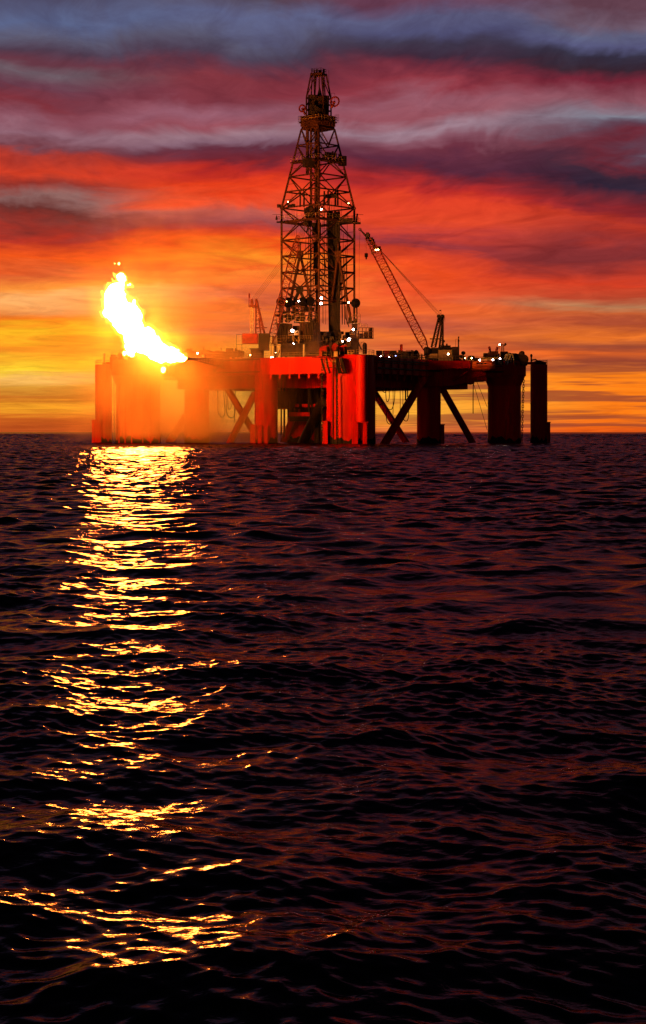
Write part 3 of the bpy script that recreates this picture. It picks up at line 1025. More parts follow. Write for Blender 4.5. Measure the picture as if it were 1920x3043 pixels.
# crown block: panelled box on top
m = MB()
for f in range(4):
    z0, z1 = dz(376), dz(346)
    a, b = leg(f, Z_C), leg((f + 1) % 4, Z_C)
    a = Vector((a.x, a.y, z0)); b = Vector((b.x, b.y, z0))
    nrm = ((a + b) / 2 - Vector((DX, DY, z0))).normalized() * .2
    U = Vector((0, 0, z1 - z0))
    m.hexa([a - nrm, b - nrm, b + nrm, a + nrm, a - nrm + U, b - nrm + U, b + nrm + U, a + nrm + U])
    for k in range(7):
        q = a.lerp(b, k / 6) + nrm; m.tube(q, q + U, .09, 4)
c4 = [leg(i, Z_C) for i in range(4)]
m.prism([(p.x, p.y) for p in c4], dz(382), dz(376))
m.prism([(DX + (p.x - DX) * .6, DY + (p.y - DY) * .6) for p in c4], dz(390), dz(382))
crown = m.build('crown_block', M_DERR, der)
m = MB()
for k in range(6):
    m.tube((DX - 1.6 + k * .6, DY - 1.5, dz(357)), (DX - 1.3 + k * .6, DY - 1.5, dz(357)), 1.0, 16)
m.build('sheave_cluster', M_DARK, crown, True)
# gin pole frame above the crown
m = MB()
def gp(i, py):
    R1 = 3.25 if py >= 292 else 3.25 + (1.95 - 3.25) * (292 - py) / (292 - 218)
    a = math.radians(i * 90 + 20)
    return Vector((DX + .2 + R1 * math.cos(a), DY + R1 * math.sin(a), dz(py)))
for i in range(4):
    m.tube(gp(i, 346), gp(i, 292), .2, 6); m.tube(gp(i, 292), gp(i, 218), .2, 6)
    for pa in (346, 328, 310, 292):
        m.tube(gp(i, pa), gp((i + 1) % 4, pa), .1, 5)
    for pa, pb in ((346, 328), (328, 310), (310, 292)):
        m.tube(gp(i, pa), gp((i + 1) % 4, pb), .08, 5)
    m.tube(gp(i, 292), (gp(i, 218) + gp((i + 1) % 4, 218)) / 2, .12, 5)
    m.tube(gp(i, 222), gp((i + 1) % 4, 222), .3, 5)
for ox in (-1.9, -.9, .4, 2.0): m.tube((DX + ox, DY, dz(346)), (DX + ox * .75, DY, dz(222)), .16, 6)
m.prism([(gp(i, 220).x, gp(i, 220).y) for i in range(4)], dz(222), dz(219.5))
gin = m.build('gin_pole', M_DERR, der)
m = MB()
m.rail([gp(0, 219), gp(1, 219), gp(2, 219), gp(3, 219), gp(0, 219)], h=1.1, step=.8)
for k in range(9): m.box((DX + rnd.uniform(-1.8, 1.9), DY + rnd.uniform(-1, 1), dz(216)), (.4, .4, rnd.uniform(.6, 1.8)))
m.tube((DX + .6, DY, dz(219)), (DX + .6, DY, dz(200)), .06, 4); m.tube((DX + 2.7, DY, dz(300)), (DX + 2.7, DY, dz(208)), .06, 4)
m.tube((DX - 1.5, DY, dz(219)), (DX - 1.5, DY, dz(206)), .1, 4)
m.build('top_railing', M_DARK, gin)
m = MB()
for px, r in ((924, .8), (935, 1.0), (953, 1.3), (968, .8)):
    m.tube(P(px, 345, 451), P(px + 1, rnd.uniform(282, 292), 451), r, 10)
m.tube(P(950, 290, 451), P(950, 256, 451), .8, 8, .05)
for k in range(12): m.box(P(rnd.uniform(922, 972), rnd.uniform(318, 345), 449), (.9, .9, 1.0), rnd.uniform(0, 3))
m.build('compensator', M_DARK, gin, True)
for (px, py, R1) in ((898, 322, .8), (995, 302, 1.15)):
    m = MB(); m.ring(P(px, py, 448), R1, .22, (.5, 1, 0), 18, 6); m.tube(P(px, py, 448), P(px + (9 if px < 950 else -10), py + 18, 449), .28, 6)
    m.tube(P(px, py, 448), P(px + (12 if px < 950 else -14), py + 2, 449), .2, 6)
    m.build('line_sheave', M_CRANE, gin, True)
m = MB(); m.rail([P(886, 369, 450), P(897, 369, 447)], h=2.0, step=.9, rails=(.3, .6, 1)); m.rail([P(995, 366, 447), P(1007, 365, 450)], h=2.0, step=.9, rails=(.3, .6, 1))
m.rail([P(985, 325, 450), P(995, 325, 450)], h=4.0, step=.8, rails=(.25, .5, .75, 1))
m.build('cage', M_DERR, gin)

# bundle of drill pipe racked inside the derrick
pipes = thing('racked_drill_pipe', 'dark bundle of drill pipe racked upright inside the derrick', 'drill pipe', P(991, 985, 449))
for k in range(34):
    px = 974 + (k % 9) * 4.4 + rnd.uniform(-.8, .8); Yk = 447.5 + (k // 9) * .9
    lean = rnd.uniform(-.2, .2)
    top = P(px, rnd.uniform(626, 640), Yk); bot = P(973.5 + (px - 972) * .82 + 5, 992, Yk)
    m = MB(); m.tube(bot, top, .2, 6)
    for fr in (.33, .66): m.tube(bot.lerp(top, fr) - Vector((0, 0, .3)), bot.lerp(top, fr) + Vector((0, 0, .3)), .26, 6)
    m.build('pipe', M_PIPE, pipes)
tdr = thing('top_drive', 'black top drive hanging on lines left of the racked drill pipe', 'top drive', P(940, 790, 450.5))
m = MB()
for a, b, w in ((665, 700, 2.2), (722, 800, 1.6), (805, 850, 1.0)):
    m.span((XP(941, 450) - w / 2, 449.4, dz(b)), (XP(941, 450) + w / 2, 450.6, dz(a)))
m.tube(P(940, 850, 450), P(940, 985, 450), .12, 6)
m.build('block', M_BLACK, tdr)
m = MB(); m.path([P(944, 720, 448), P(962, 740, 448), P(967, 790, 448), P(961, 850, 448), P(948, 800, 448)], .14, 6); m.build('hose', M_BLACK, tdr)

# ------------------------------------------------------------------ drill floor and deck houses
flo = thing('drill_floor', 'dark drill floor block with corrugated wind walls under the derrick', 'drill floor', P(940, 1060, 446))
m = MB()
m.span(P(815, 1012, 442), (XP(1060, 460), 460, dz(1017)))
for px in (818, 850, 885, 915, 950, 985, 1020, 1052):
    for Y in (443, 452): m.tube((XP(px, Y), Y, DECK), (XP(px, Y), Y, dz(1012)), .32, 6)
for k in range(9):
    px = 820 + k * 27; m.tube((XP(px, 443), 443, DECK), (XP(px + 25, 443), 443, dz(1014)), .14, 5)
m.build('substructure', M_DARK, flo)
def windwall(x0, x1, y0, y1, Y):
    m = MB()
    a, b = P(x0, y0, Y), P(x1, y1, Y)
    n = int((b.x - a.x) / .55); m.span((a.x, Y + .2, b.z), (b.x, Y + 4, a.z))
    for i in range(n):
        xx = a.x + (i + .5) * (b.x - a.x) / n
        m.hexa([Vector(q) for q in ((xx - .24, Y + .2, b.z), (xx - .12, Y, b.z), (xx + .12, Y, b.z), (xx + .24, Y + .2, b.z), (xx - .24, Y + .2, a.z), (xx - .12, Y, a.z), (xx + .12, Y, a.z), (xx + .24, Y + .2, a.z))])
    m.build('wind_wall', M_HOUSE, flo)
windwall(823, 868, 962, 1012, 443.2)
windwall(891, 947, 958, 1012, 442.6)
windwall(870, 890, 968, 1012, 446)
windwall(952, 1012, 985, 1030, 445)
m = MB()
m.span(P(816, 960, 441), P(857, 963, 446)); m.span(P(876, 956, 440.4), P(922, 959, 446)); m.span(P(923, 957, 443), P(943, 959, 446))
fl = m.build('balcony', M_CREAM, flo)
m = MB()
m.rail([P(822, 960, 441.2), P(855, 960, 441.2)], h=2.3, step=1.0, rails=(.3, .6, 1)); m.rail([P(878, 956, 440.6), P(920, 956, 440.6)], h=2.2, step=1.1, rails=(.3, .6, 1))
m.rail([P(855, 960, 442), P(878, 958, 442)], h=2.2, step=1.0, rails=(.3, .6, 1)); m.rail([P(922, 957, 443.2), P(942, 957, 443.2)], h=2.0, step=1.1)
m.rail([P(815, 1012, 442.2), P(960, 1012, 442.2)], step=1.4)
m.build('railing', M_RAIL, fl)
m = MB()
for k in range(44):
    q = P(rnd.uniform(822, 940), rnd.uniform(915, 957), rnd.uniform(443, 449))
    m.box(q, (rnd.uniform(.2, 1.2), rnd.uniform(.3, 1.2), rnd.uniform(.2, 1.2)), rnd.uniform(0, 3))
for k in range(26):
    q = P(rnd.uniform(818, 945), rnd.uniform(905, 950), rnd.uniform(443, 449)); m.tube(q, q + Vector((rnd.uniform(-2, 2), 0, rnd.uniform(-2.5, 2.5))), rnd.uniform(.06, .16), 5)
for k in range(30):
    q = P(rnd.uniform(955, 1050), rnd.uniform(985, 1045), rnd.uniform(440, 448)); m.box(q, (rnd.uniform(.4, 2.2), rnd.uniform(.4, 1.5), rnd.uniform(.5, 2)), rnd.uniform(0, 3))
for k in range(9): m.tube(P(930 + 3 * k, 1045, 441), P(933 + 2 * k, rnd.uniform(960, 990), 442), .16, 5)
m.build('machinery', M_DARK, flo)
m = MB()
m.tube(P(826, 926, 443), P(945, 926, 443), .14, 6); m.tube(P(830, 938, 443), P(940, 938, 443), .12, 6); m.tube(P(852, 910, 443), P(905, 912, 443), .2, 6)
for px in (836, 856, 879, 900, 921, 938): m.tube(P(px, 960, 443), P(px, 905, 443), .12, 6)
m.build('pipework', M_DERR, flo)

stair = thing('stair_tower', 'brown stair tower at the right foot of the derrick with a cream platform', 'stair tower', P(1052, 1056, 441))
m = MB(); m.span(P(1040, 1052, 440), P(1066, 985, 443)); m.span(P(1046, 985, 440.6), P(1062, 955, 443)); m.build('shaft', M_HOUSE, stair)
m = MB(); m.span(P(1043, 960, 439.2), P(1071, 964, 443.5)); pf = m.build('platform_floor', M_CREAM, stair)
m = MB(); m.rail([P(1044, 960, 439.4), P(1071, 960, 439.4)], h=2.2, step=.8, rails=(.35, .7, 1)); m.rail([P(1071, 960, 439.4), P(1071, 960, 443.4)], h=2.2, step=.8, rails=(.35, .7, 1)); m.build('railing', M_RAIL, pf)
m = MB(); m.span(P(1035, 960, 440.3), P(1046, 945, 442.5)); m.span(P(1050, 958, 440.5), P(1062, 948, 442)); m.build('cabinet', M_DARK, stair)
m = MB(); m.span(P(1060, 1001, 439.8), P(1063, 982, 440)); m.span(P(1039, 992, 439.8), P(1054, 994, 440)); m.rail([P(1040, 996, 439.8), P(1054, 996, 439.8)], h=1.2, step=.7); m.build('lit_panel', M_RAIL, stair)
cage = thing('service_cabin', 'dark caged service cabin jutting out right of the derrick foot', 'cabin', P(1088, 1007, 441))
m = MB()
m.span(P(1064, 1004, 439), P(1110, 1007, 443))
for px in (1066, 1077, 1088, 1098, 1109):
    for Y in (439.2, 442.8): m.tube(P(px, 1005, Y), P(px, 974, Y), .09, 5)
for py in (974, 985, 996):
    for Y in (439.2, 442.8): m.tube(P(1066, py, Y), P(1109, py, Y), .08, 5)
m.build('frame', M_DERR, cage)
m = MB(); m.span(P(1096, 1003, 439.8), P(1106, 976, 442.4)); m.span(P(1068, 1003, 440), P(1080, 992, 442)); m.span(P(1082, 1003, 440), P(1094, 988, 442)); m.build('locker', M_HOUSE, cage)
m = MB(); m.rail([P(1066, 974, 439.6), P(1092, 974, 439.6)], h=.9, step=.8); m.build('railing', M_RAIL, cage)
m = MB(); m.tube(P(1062, 1012, 440), P(1075, 1040, 440.5), .18, 6); m.tube(P(1066, 1006, 440), P(1062, 1030, 440), .15, 6); m.build('strut', M_DARK, cage)
tnk = thing('storage_tank', 'small round topped tank with ladder below the caged service cabin', 'tank', P(1083, 1048, 440))
m = MB(); q = P(1084, 1048, 441); m.lathe((q.x, q.y), [(.55, ZP(1052, 441)), (.55, ZP(1024, 441)), (.4, ZP(1020, 441)), (.1, ZP(1018, 441))], 14); m.build('vessel', M_DARK, tnk, True)
m = MB(); m.rail([P(1068, 1046, 440), P(1082, 1046, 440)], h=2.4, step=.6, rails=(.3, .6, 1)); m.path([P(1070, 1048, 440), P(1071, 1020, 440), P(1080, 1016, 440), P(1086, 1020, 440)], .06, 5); m.build('ladder', M_DERR, tnk)

# tensioner sheaves round the drill floor
for i, (px, py, R1, lab) in enumerate(((835, 897, 1.15, 'black round tensioner sheave furthest left at the derrick foot'), (856, 899, 1.25, 'black round tensioner sheave behind the small yellow lamp'),
                                  (900, 896, 1.1, 'black round tensioner sheave right of the small white lamp'), (922, 895, 1.1, 'black round tensioner sheave next to the centre derrick leg'),
                                  (1057, 901, 1.15, 'large black round tensioner sheave on the right derrick leg'))):
    s = thing('tensioner_sheave', lab, 'sheave', P(px, py + 14, 443), 'black tensioner sheaves round the derrick foot')
    m = MB(); q = P(px, py, 443); m.tube(q - Vector((.0, .5, 0)), q + Vector((0, .5, 0)), R1, 20); m.ball(q, R1 * .96, 14, 10, (1, .7, 1)); m.build('wheel', M_BLACK, s, True)
    m = MB()
    for ox in (-.7, .7): m.tube(q + Vector((ox * .4, .2, -.6)), P(px + ox * 6, 958, 444), .16, 6)
    m.build('bracket', M_DARK, s)

# deck houses and stores along the left of the drill floor
def house(name, lab, cat, x0, x1, y0, y1, Y, dep, mat, wins=0, group=None, ribs=0):
    h = thing(name, lab, cat, P((x0 + x1) / 2, y1, Y + dep / 2), group)
    m = MB(); a, b = P(x0, y0, Y), P(x1, y1, Y); m.span((a.x, Y, b.z), (b.x, Y + dep, a.z))
    for i in range(ribs):
        xx = a.x + (i + .5) * (b.x - a.x) / ribs; m.span((xx - .08, Y - .09, b.z + .1), (xx + .08, Y - .002, a.z - .1))
    m.build('body', mat, h)
    m = MB(); m.span((a.x - .1, Y - .12, a.z + .002), (b.x + .1, Y + dep + .1, a.z + .14)); m.build('roof', mat, h)
    for i in range(wins):
        xx = a.x + (i + .5) * (b.x - a.x) / wins; w = (b.x - a.x) / wins * .28
        m = MB(); m.span((xx - w, Y - .05, (a.z * .75 + b.z * .25) - .35), (xx + w, Y - .004, (a.z * .75 + b.z * .25) + .35)); m.build('window', M_GLASS, h)
    return h
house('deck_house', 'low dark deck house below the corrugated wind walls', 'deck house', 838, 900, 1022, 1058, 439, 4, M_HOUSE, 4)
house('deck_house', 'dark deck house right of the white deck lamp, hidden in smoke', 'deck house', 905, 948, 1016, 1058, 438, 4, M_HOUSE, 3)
house('store_box', 'pale store box between the left crane and the wind wall', 'store', 809, 823, 1000, 1022, 441, 3, M_CREAM)
hb = thing('lamp_cabin', 'small cream cabin on a bracket beside the big white lamp on the wind wall', 'cabin', P(876, 997, 441))
m = MB(); m.span(P(874, 996, 440.4), P(888, 984, 442)); m.build('body', M_CREAM, hb)
m = MB(); m.span(P(881, 991, 440.3), P(886, 987, 440.38)); m.build('window', M_GLASS, hb)
m = MB(); m.span(P(857, 994, 440.2), P(888, 996.5, 442)); m.rail([P(858, 994, 440.3), P(873, 994, 440.3)], h=.9, step=.8); m.tube(P(888, 1000, 441), P(889, 1030, 441), .2, 6); m.tube(P(872, 1000, 441), P(888, 1018, 441), .1, 5); m.tube(P(873, 1030, 441), P(873, 998, 441), .12, 5); m.build('bracket', M_RAIL, hb)
m = MB(); m.rail([P(803, 1026, 438), P(835, 1026, 438)], h=1.6, step=1)
wk = thing('deck_walkway', 'railed yellow walkway under the left crane boom', 'walkway', P(818, 1040, 438))
m.build('railing', M_RAIL, wk)
m = MB(); m.span(P(802, 1025, 437.6), P(836, 1027, 440)); [m.tube(P(px, 1027, 438), P(px, 1058, 438), .12, 5) for px in (806, 814, 824, 833)]; m.build('floor', M_CREAM, wk)

# racks of bottles left of the near column D (seen through the spray)
rk = thing('cylinder_rack', 'yellow lit rack with rows of cylinders hanging over the left hull edge', 'rack', P(745, 1090, 436))
m = MB()
for px in range(730, 758, 5):
    for py in (1066, 1075, 1086): m.tube(P(px, py, 434), P(px, py + 7, 434), .16, 6)
m.build('cylinder', M_DARK, rk)
m = MB(); m.rail([P(716, 1066, 434.4), P(760, 1066, 434.4)], h=1.2, step=.9); [m.tube(P(px, 1066, 434.2), P(px, 1108, 434.2), .07, 4) for px in (728, 740, 752)]; m.span(P(716, 1066, 434), P(760, 1067.5, 437)); m.build('frame', M_RAIL, rk)

# ------------------------------------------------------------------ cranes
def lattice_boom(mb, a, b, w0, w1, n, rc, rl):
    a, b = Vector(a), Vector(b)
    d = (b - a).normalized(); s = Vector((0, 1, 0)); s = (s - d * s.dot(d)).normalized(); u_ = d.cross(s)
    c0 = [s * w0 * i + u_ * w0 * j for i, j in ((-1, -1), (1, -1), (1, 1), (-1, 1))]
    c1 = [s * w1 * i + u_ * w1 * j for i, j in ((-1, -1), (1, -1), (1, 1), (-1, 1))]
    mb.lattice(a, b, c0, c1, n, rc, rl)


YC = 443.0
cr = thing('pedestal_crane', 'large pedestal crane on the right deck with its long lattice boom raised to the left', 'crane', P(1305, 1074, YC))
m = MB()
foot, mid1, mid2, tip = P(1271, 1050, YC), P(1255, 1013, YC), P(1118, 748, YC), P(1070, 682, YC)
lattice_boom(m, foot, mid1, .35, .95, 3, .11, .05)
lattice_boom(m, mid1, mid2, .95, .95, 22, .11, .05)
lattice_boom(m, mid2, P(1090, 705, YC), .9, .45, 5, .11, .07)
boom = m.build('boom', M_CRANE, cr)
m = MB()
m.tube(P(1092, 706, YC), tip, .32, 8, .14); m.tube(P(1084, 700, YC - .4), tip, .12, 6); m.ring(tip, .3, .1, (0, 1, 0), 12, 5)
for k in range(12):
    q = P(1089, 700, YC).lerp(P(1122, 742, YC), k / 11) + Vector((rnd.uniform(-.3, .5), rnd.uniform(-.5, .5), rnd.uniform(-.2, .5)))
    m.box(q, (.7, .8, .8), k)
m.tube(P(1130, 743, YC - .5), P(1130, 743, YC + .5), .4, 10); m.tube(P(1108, 752, YC - .4), P(1108, 752, YC + .4), .4, 10)
m.build('boom_head', M_DARK, boom)
m = MB()
for oy, ox in ((-.6, 0), (-.2, 4), (.2, 9), (.6, 13)):
    m.tube(P(1130 - ox * .2, 744 - ox * .3, YC + oy), P(1302 + ox, 938, YC + oy), .04, 4)
m.build('stay_rope', M_ROPE, cr)
m = MB()
for x0, x1 in ((1282, 1304), (1294, 1312), (1306, 1316), (1316, 1316)):
    for Y in (YC - 1, YC + 1): m.tube(P(x0, 1032, Y), P(x1, 942, Y), .24, 6)
for k in range(7):
    f0 = k / 7; f1 = (k + 1) / 7
    for (xa, xb), (xc, xd) in ((((1282, 1304)), ((1294, 1312))), (((1306, 1316)), ((1316, 1316)))):
        p = lambda xl, xt, f: P(xl + (xt - xl) * f, 1032 - 90 * f, YC - 1)
        m.tube(p(xa, xb, f0), p(xc, xd, f1), .09, 4); m.tube(p(xa, xb, f0), p(xc, xd, f0), .09, 4)
m.tube(P(1277, 1007, YC), P(1316, 1007, YC), .14, 5)
for px in (1304, 1315.5): m.tube(P(px, 940, YC - 1.1), P(px, 940, YC + 1.1), .5, 12)
m.box(P(1310, 950, YC), (1.2, 2, 1.4))
m.rail([P(1316, 957, YC), P(1322, 957, YC)], h=1.0, step=.5); m.rail([P(1316, 951, YC), P(1322, 951, YC)], h=.7, step=.5)
mast = m.build('mast', M_DARK, cr)
m = MB(); m.tube(P(1311, 942, YC), P(1311, 921, YC), .05, 4)
a = [P(1311, 920.5, YC), P(1308, 921, YC), P(1304, 924, YC), P(1307, 925, YC), P(1311, 923.5, YC)]
m.add(a + [q + Vector((0, .03, 0)) for q in a], [(0, 1, 2, 3, 4), (9, 8, 7, 6, 5)]); m.build('flag', M_DARK, mast)
m = MB()
m.span(P(1282, 1072, YC - 2.2), P(1303, 1036, YC + 2.2)); m.span(P(1268, 1073, YC - 2), P(1283, 1052, YC + 2)); m.span(P(1345, 1074, YC - 2.2), P(1361, 1033, YC + 2.2))
m.span(P(1303, 1040, YC - 2), P(1345, 1034, YC + 2.4)); m.span(P(1312, 1034, YC - 1), P(1337, 1028, YC + 2))
m.tube(P(1318, 1034, YC), P(1318, 1016, YC), .12, 5); m.ball(P(1319, 1014, YC), .3); m.tube(P(1328, 1029, YC), P(1328, 1021, YC), .2, 6)
m.tube(P(1269, 1056, YC - 2.1), P(1269, 1036, YC - 1), .8, 10); m.ball(P(1272, 1044, YC - 1.8), 1.0)
m.build('machine_house', M_DARK, cr)
m = MB(); m.span(P(1303, 1072, YC - 2.3), P(1341, 1040, YC - 2.0)); m.span(P(1276, 1064, YC - 2.35), P(1300, 1051, YC - 2.1)); m.build('side_panel', M_CREAM, cr)
m = MB(); [m.span(P(x, 1038, YC - 2.08), P(x + 9, 1035, YC - 2.02)) for x in (1308, 1320, 1332)]; m.span(P(1286, 1049, YC - 2.26), P(1300, 1038, YC - 2.21)); m.build('window', M_GLASS, cr)
m = MB(); m.rail([P(1272, 1074, YC - 4.2), P(1346, 1074, YC - 4.2)], h=1.3, step=2.2, r=.06); m.build('railing', M_RAIL, cr)
m = MB(); m.tube(P(1089, 716, YC), P(1088.6, 752, YC), .035, 4); m.tube(P(1085, 706, YC), P(1085, 738, YC), .03, 4); m.tube(P(1071, 684, YC), P(1068, 742, YC), .035, 4); m.tube(P(1068, 690, YC), P(1067, 1000, YC), .03, 4)
hl = m.build('hoist_line', M_ROPE, cr)
m = MB(); m.lathe(P(1088.5, 762, YC)[:2], [(.12, ZP(752, YC)), (.42, ZP(753, YC)), (.42, ZP(763, YC)), (.2, ZP(765, YC)), (.18, ZP(770, YC)), (.05, ZP(771, YC))], 10); m.build('hook_block', M_BLACK, hl)

YL = 440.0
cl = thing('pedestal_crane', 'smaller pedestal crane left of the derrick, half hidden in the orange spray', 'crane', P(765, 1040, YL))
m = MB()
for k, (a, b) in enumerate((((745, 992), (746, 914)), ((752, 992), (752, 914)))):
    for Y in (YL - .9, YL + .9): m.tube(P(a[0], a[1], Y), P(b[0], b[1], Y), .12, 6)
for k in range(9):
    y = 914 + k * 9.5; m.tube(P(745, y, YL - .9), P(752, y, YL - .9), .07, 5)
m.build('lit_ladder', M_CREAM, cl)
m = MB()
for Y in (YL - 1, YL + 1):
    m.tube(P(760, 992, Y), P(761, 905, Y), .18, 6); m.tube(P(763, 892, Y), P(786, 992, Y), .26, 6); m.tube(P(770, 945, Y), P(775, 992, Y), .2, 6)
for k in range(7):
    y = 905 + k * 12; m.tube(P(761, y, YL - 1), P(763 + (y - 892) * .23, y, YL - 1), .09, 4); m.tube(P(761, y + 12, YL - 1), P(763 + (y - 892) * .23, y, YL - 1), .09, 4)
m.tube(P(762, 973, YL - 1), P(794, 974, YL - 1), .12, 5); m.tube(P(768, 917, YL - 1), P(777, 917, YL - 1), .07, 4)
m.span(P(742, 913, YL - 1), P(766, 908, YL + 1)); m.span(P(744, 912, YL - .8), P(754, 898, YL + .8))
for px in (748.5, 762): m.tube(P(px, 892, YL - 1), P(px, 892, YL + 1), .34, 12); m.tube(P(px, 893, YL), P(px, 910, YL), .35, 6)
m.tube(P(740, 913, YL), P(741, 872, YL), .1, 5); m.tube(P(741, 885, YL), P(741, 872, YL), .2, 5)
m.build('mast', M_CRANE, cl)
m = MB(); m.span(P(720, 1021, YL - 2), P(768, 993, YL + 1.5)); m.build('operator_cab', M_REDEQ, cl)
m = MB(); m.span(P(768.3, 1040, YL - 1.8), P(801, 993, YL + 2)); m.build('machine_house', M_HOUSE, cl)
m = MB()
for i in range(7): m.span(P(770 + i * 4.5, 1038, YL - 1.95), P(771 + i * 4.5, 994, YL - 1.8))
for px in (703, 719): m.tube(P(px, 1050, YL), P(px, 994, YL), .07, 4)
m.tube(P(703, 994, YL), P(722, 994, YL), .07, 4); m.tube(P(703, 1024, YL), P(722, 1024, YL), .07, 4)
m.lathe(P(765, 1050, YL)[:2], [(1.6, DECK), (1.6, ZP(1040, YL)), (2, ZP(1036, YL))], 16)
m.build('pedestal', M_DARK, cl)
m = MB(); lattice_boom(m, P(803, 1022, YL), P(812, 990, YL), .3, .85, 3, .11, .05); lattice_boom(m, P(812, 990, YL), P(876, 745, YL), .85, .8, 20, .11, .05); lattice_boom(m, P(876, 745, YL), P(886, 700, YL), .8, .3, 4, .11, .06); m.build('boom', M_CRANE, cl)
m = MB()
for k in range(4): m.tube(P(748 + k * 5, 890, YL - .8 + k * .5), P(878 + k * 3, 715 + k * 4, YL - .6 + k * .4), .035, 4)
m.build('stay_rope', M_ROPE, cl)

# ------------------------------------------------------------------ right deck: containers, skids, lifeboat, masts
for i, (x0, x1, mat, lab) in enumerate(((1119, 1135, M_REDEQ, 'red cargo container nearest the big column, behind two white lamps'),
                                        (1139, 1158, M_REDEQ, 'red cargo container beside the blue lamp, second from the big column'),
                                        (1160, 1178, M_HOUSE, 'dark cargo container behind the blue lamp'))):
    c = thing('cargo_container', lab, 'container', P((x0 + x1) / 2, 1072, 447), 'cargo containers on the right deck')
    m = MB(); a, b = P(x0, 1043, 446), P(x1, 1072, 446); m.span((a.x, 446, DECK), (b.x, 448.4, a.z))
    n = 9
    for k in range(n):
        xx = a.x + (k + .5) * (b.x - a.x) / n; m.span((xx - .05, 445.93, DECK + .1), (xx + .05, 446 - .002, a.z - .1))
    m.build('body', mat, c)
    m = MB()
    for xx in (a.x, b.x): m.span((xx - .08, 445.9, DECK), (xx + .08, 448.5, a.z + .06))
    m.span((a.x, 445.88, a.z), (b.x, 448.52, a.z + .1)); m.build('frame', M_DARK, c)
sk = thing('pump_skid', 'dark pump skid with pipes and a red vent stack between containers and crane', 'machinery', P(1212, 1080, 445))
m = MB()
for k in range(34):
    q = P(rnd.uniform(1180, 1228), rnd.uniform(1048, 1078), rnd.uniform(443, 449)); m.box(q, (rnd.uniform(.5, 2), rnd.uniform(.5, 2), rnd.uniform(.5, 1.8)), rnd.choice((0, 1.57)))
m.span(P(1180, 1083, 442.6), P(1240, 1060, 447)); m.span(P(1186, 1060, 443), P(1212, 1045, 446))
for k in range(10): q = P(rnd.uniform(1185, 1250), 1078, 443); m.tube(q, q + Vector((0, 0, rnd.uniform(1, 3))), .07, 5)
for k in range(5): m.tube(P(1208 + k * 4.4, 1048, 445), P(1208 + k * 4.4, 1041, 445), .06, 4)
m.tube(P(1207, 1041, 445), P(1227, 1041, 445), .06, 4)
m.build('machine', M_DARK, sk)
m = MB(); m.span(P(1189, 1048, 445), P(1195, 1024, 446)); m.span(P(1192, 1046, 444.4), P(1196.5, 1023.5, 444.9)); m.build('vent_stack', M_REDEQ, sk)
sp_ = thing('spool_reel', 'tall dark oval reel left of the crane foot', 'reel', P(1237, 1066, 445))
m = MB(); m.ball(P(1237, 1055, 445), .9, 14, 10, (.85, .8, 1.4)); m.build('reel', M_BLACK, sp_, True)
m = MB(); m.tube(P(1234, 1070, 445), P(1236, 1058, 445), .15, 5); m.tube(P(1241, 1070, 445), P(1239, 1058, 445), .15, 5); m.build('stand', M_DARK, sp_)
pk = thing('pipe_rack', 'low rack of pipes and posts between reel and crane boom foot', 'pipe rack', P(1255, 1076, 444))
m = MB()
for k in range(12): q = P(1242 + k * 2.6, 1076, 444 + (k % 3)); m.tube(q, q + Vector((rnd.uniform(-.3, .3), 0, rnd.uniform(1.0, 2.2))), .08, 5)
for py in (1056, 1062, 1068): m.tube(P(1241, py, 444), P(1268, py + 1, 444), .08, 5)
m.build('rack', M_DERR, pk)
gh = thing('guard_rail_stand', 'yellow lit guard rail stand holding two white lamps near the big column', 'guard rail', P(1150, 1086, 432))
m = MB(); a, b = Vector((XP(1137, 430.5), 430.5, DECK)), Vector((XP(1166, 437), 437, DECK)); m.rail([a, b], h=1.3, step=1.5, r=.07); m.build('rail', M_RAIL, gh)
pr_ = thing('crane_light_rail', 'yellow lit rail frame in front of the crane side panel', 'guard rail', P(1328, 1072, 437.5))
m = MB(); m.rail([P(1318, 1072, 437.8), P(1346, 1072, 437.8)], h=1.4, step=1.1, r=.08); m.build('rail', M_RAIL, pr_)

mastT = thing('radio_mast', 'thin radio mast with a stay frame right of the crane house', 'mast', P(1363, 1062, 443))
m = MB(); m.tube(P(1363, 1074, 443), P(1363, 1002, 443), .13, 6); m.ball(P(1363, 1013, 443), .25); m.ball(P(1363, 1002, 443), .2); m.build('pole', M_DERR, mastT)
m = MB(); m.tube(P(1354, 1040, 443), P(1354, 1008, 443), .05, 4); m.tube(P(1354, 1008, 443), P(1363, 1007, 443), .05, 4); m.tube(P(1361, 1040, 443), P(1361, 1008, 443), .05, 4); m.build('stay_frame', M_DERR, mastT)
vn = thing('mushroom_vent', 'black mushroom shaped vent on a short pipe right of the radio mast', 'vent', P(1377, 1070, 443))
m = MB(); q = P(1377, 1049, 443); m.ball(q, .3 * 0 + .55, 12, 8, (1, 1, .85)); m.tube(q, q - Vector((0, 0, 1.2)), .15, 6); m.build('cap', M_BLACK, vn, True)
m = MB()
for k in range(8): m.box(P(rnd.uniform(1367, 1384), rnd.uniform(1058, 1072), 443), (.6, .6, .6), k)
m.rail([P(1366, 1073, 441), P(1384, 1073, 441)], h=1.2, step=.7); m.span(P(1364, 1076, 441), P(1386, 1071, 444)); m.build('manifold', M_DERR, vn)
yl = thing('boat_ladder', 'yellow lit rails and ladder beside the orange lifeboat', 'ladder', P(1388, 1092, 440))
m = MB(); m.rail([P(1381, 1092, 440), P(1395, 1092, 440)], h=1.3, step=.7, r=.08); m.rail([P(1384, 1078, 440), P(1394, 1078, 440)], h=1.1, step=.7, r=.07)
m.span(P(1380, 1093.5, 439.8), P(1396, 1092, 441)); m.build('frame', M_RAIL, yl)

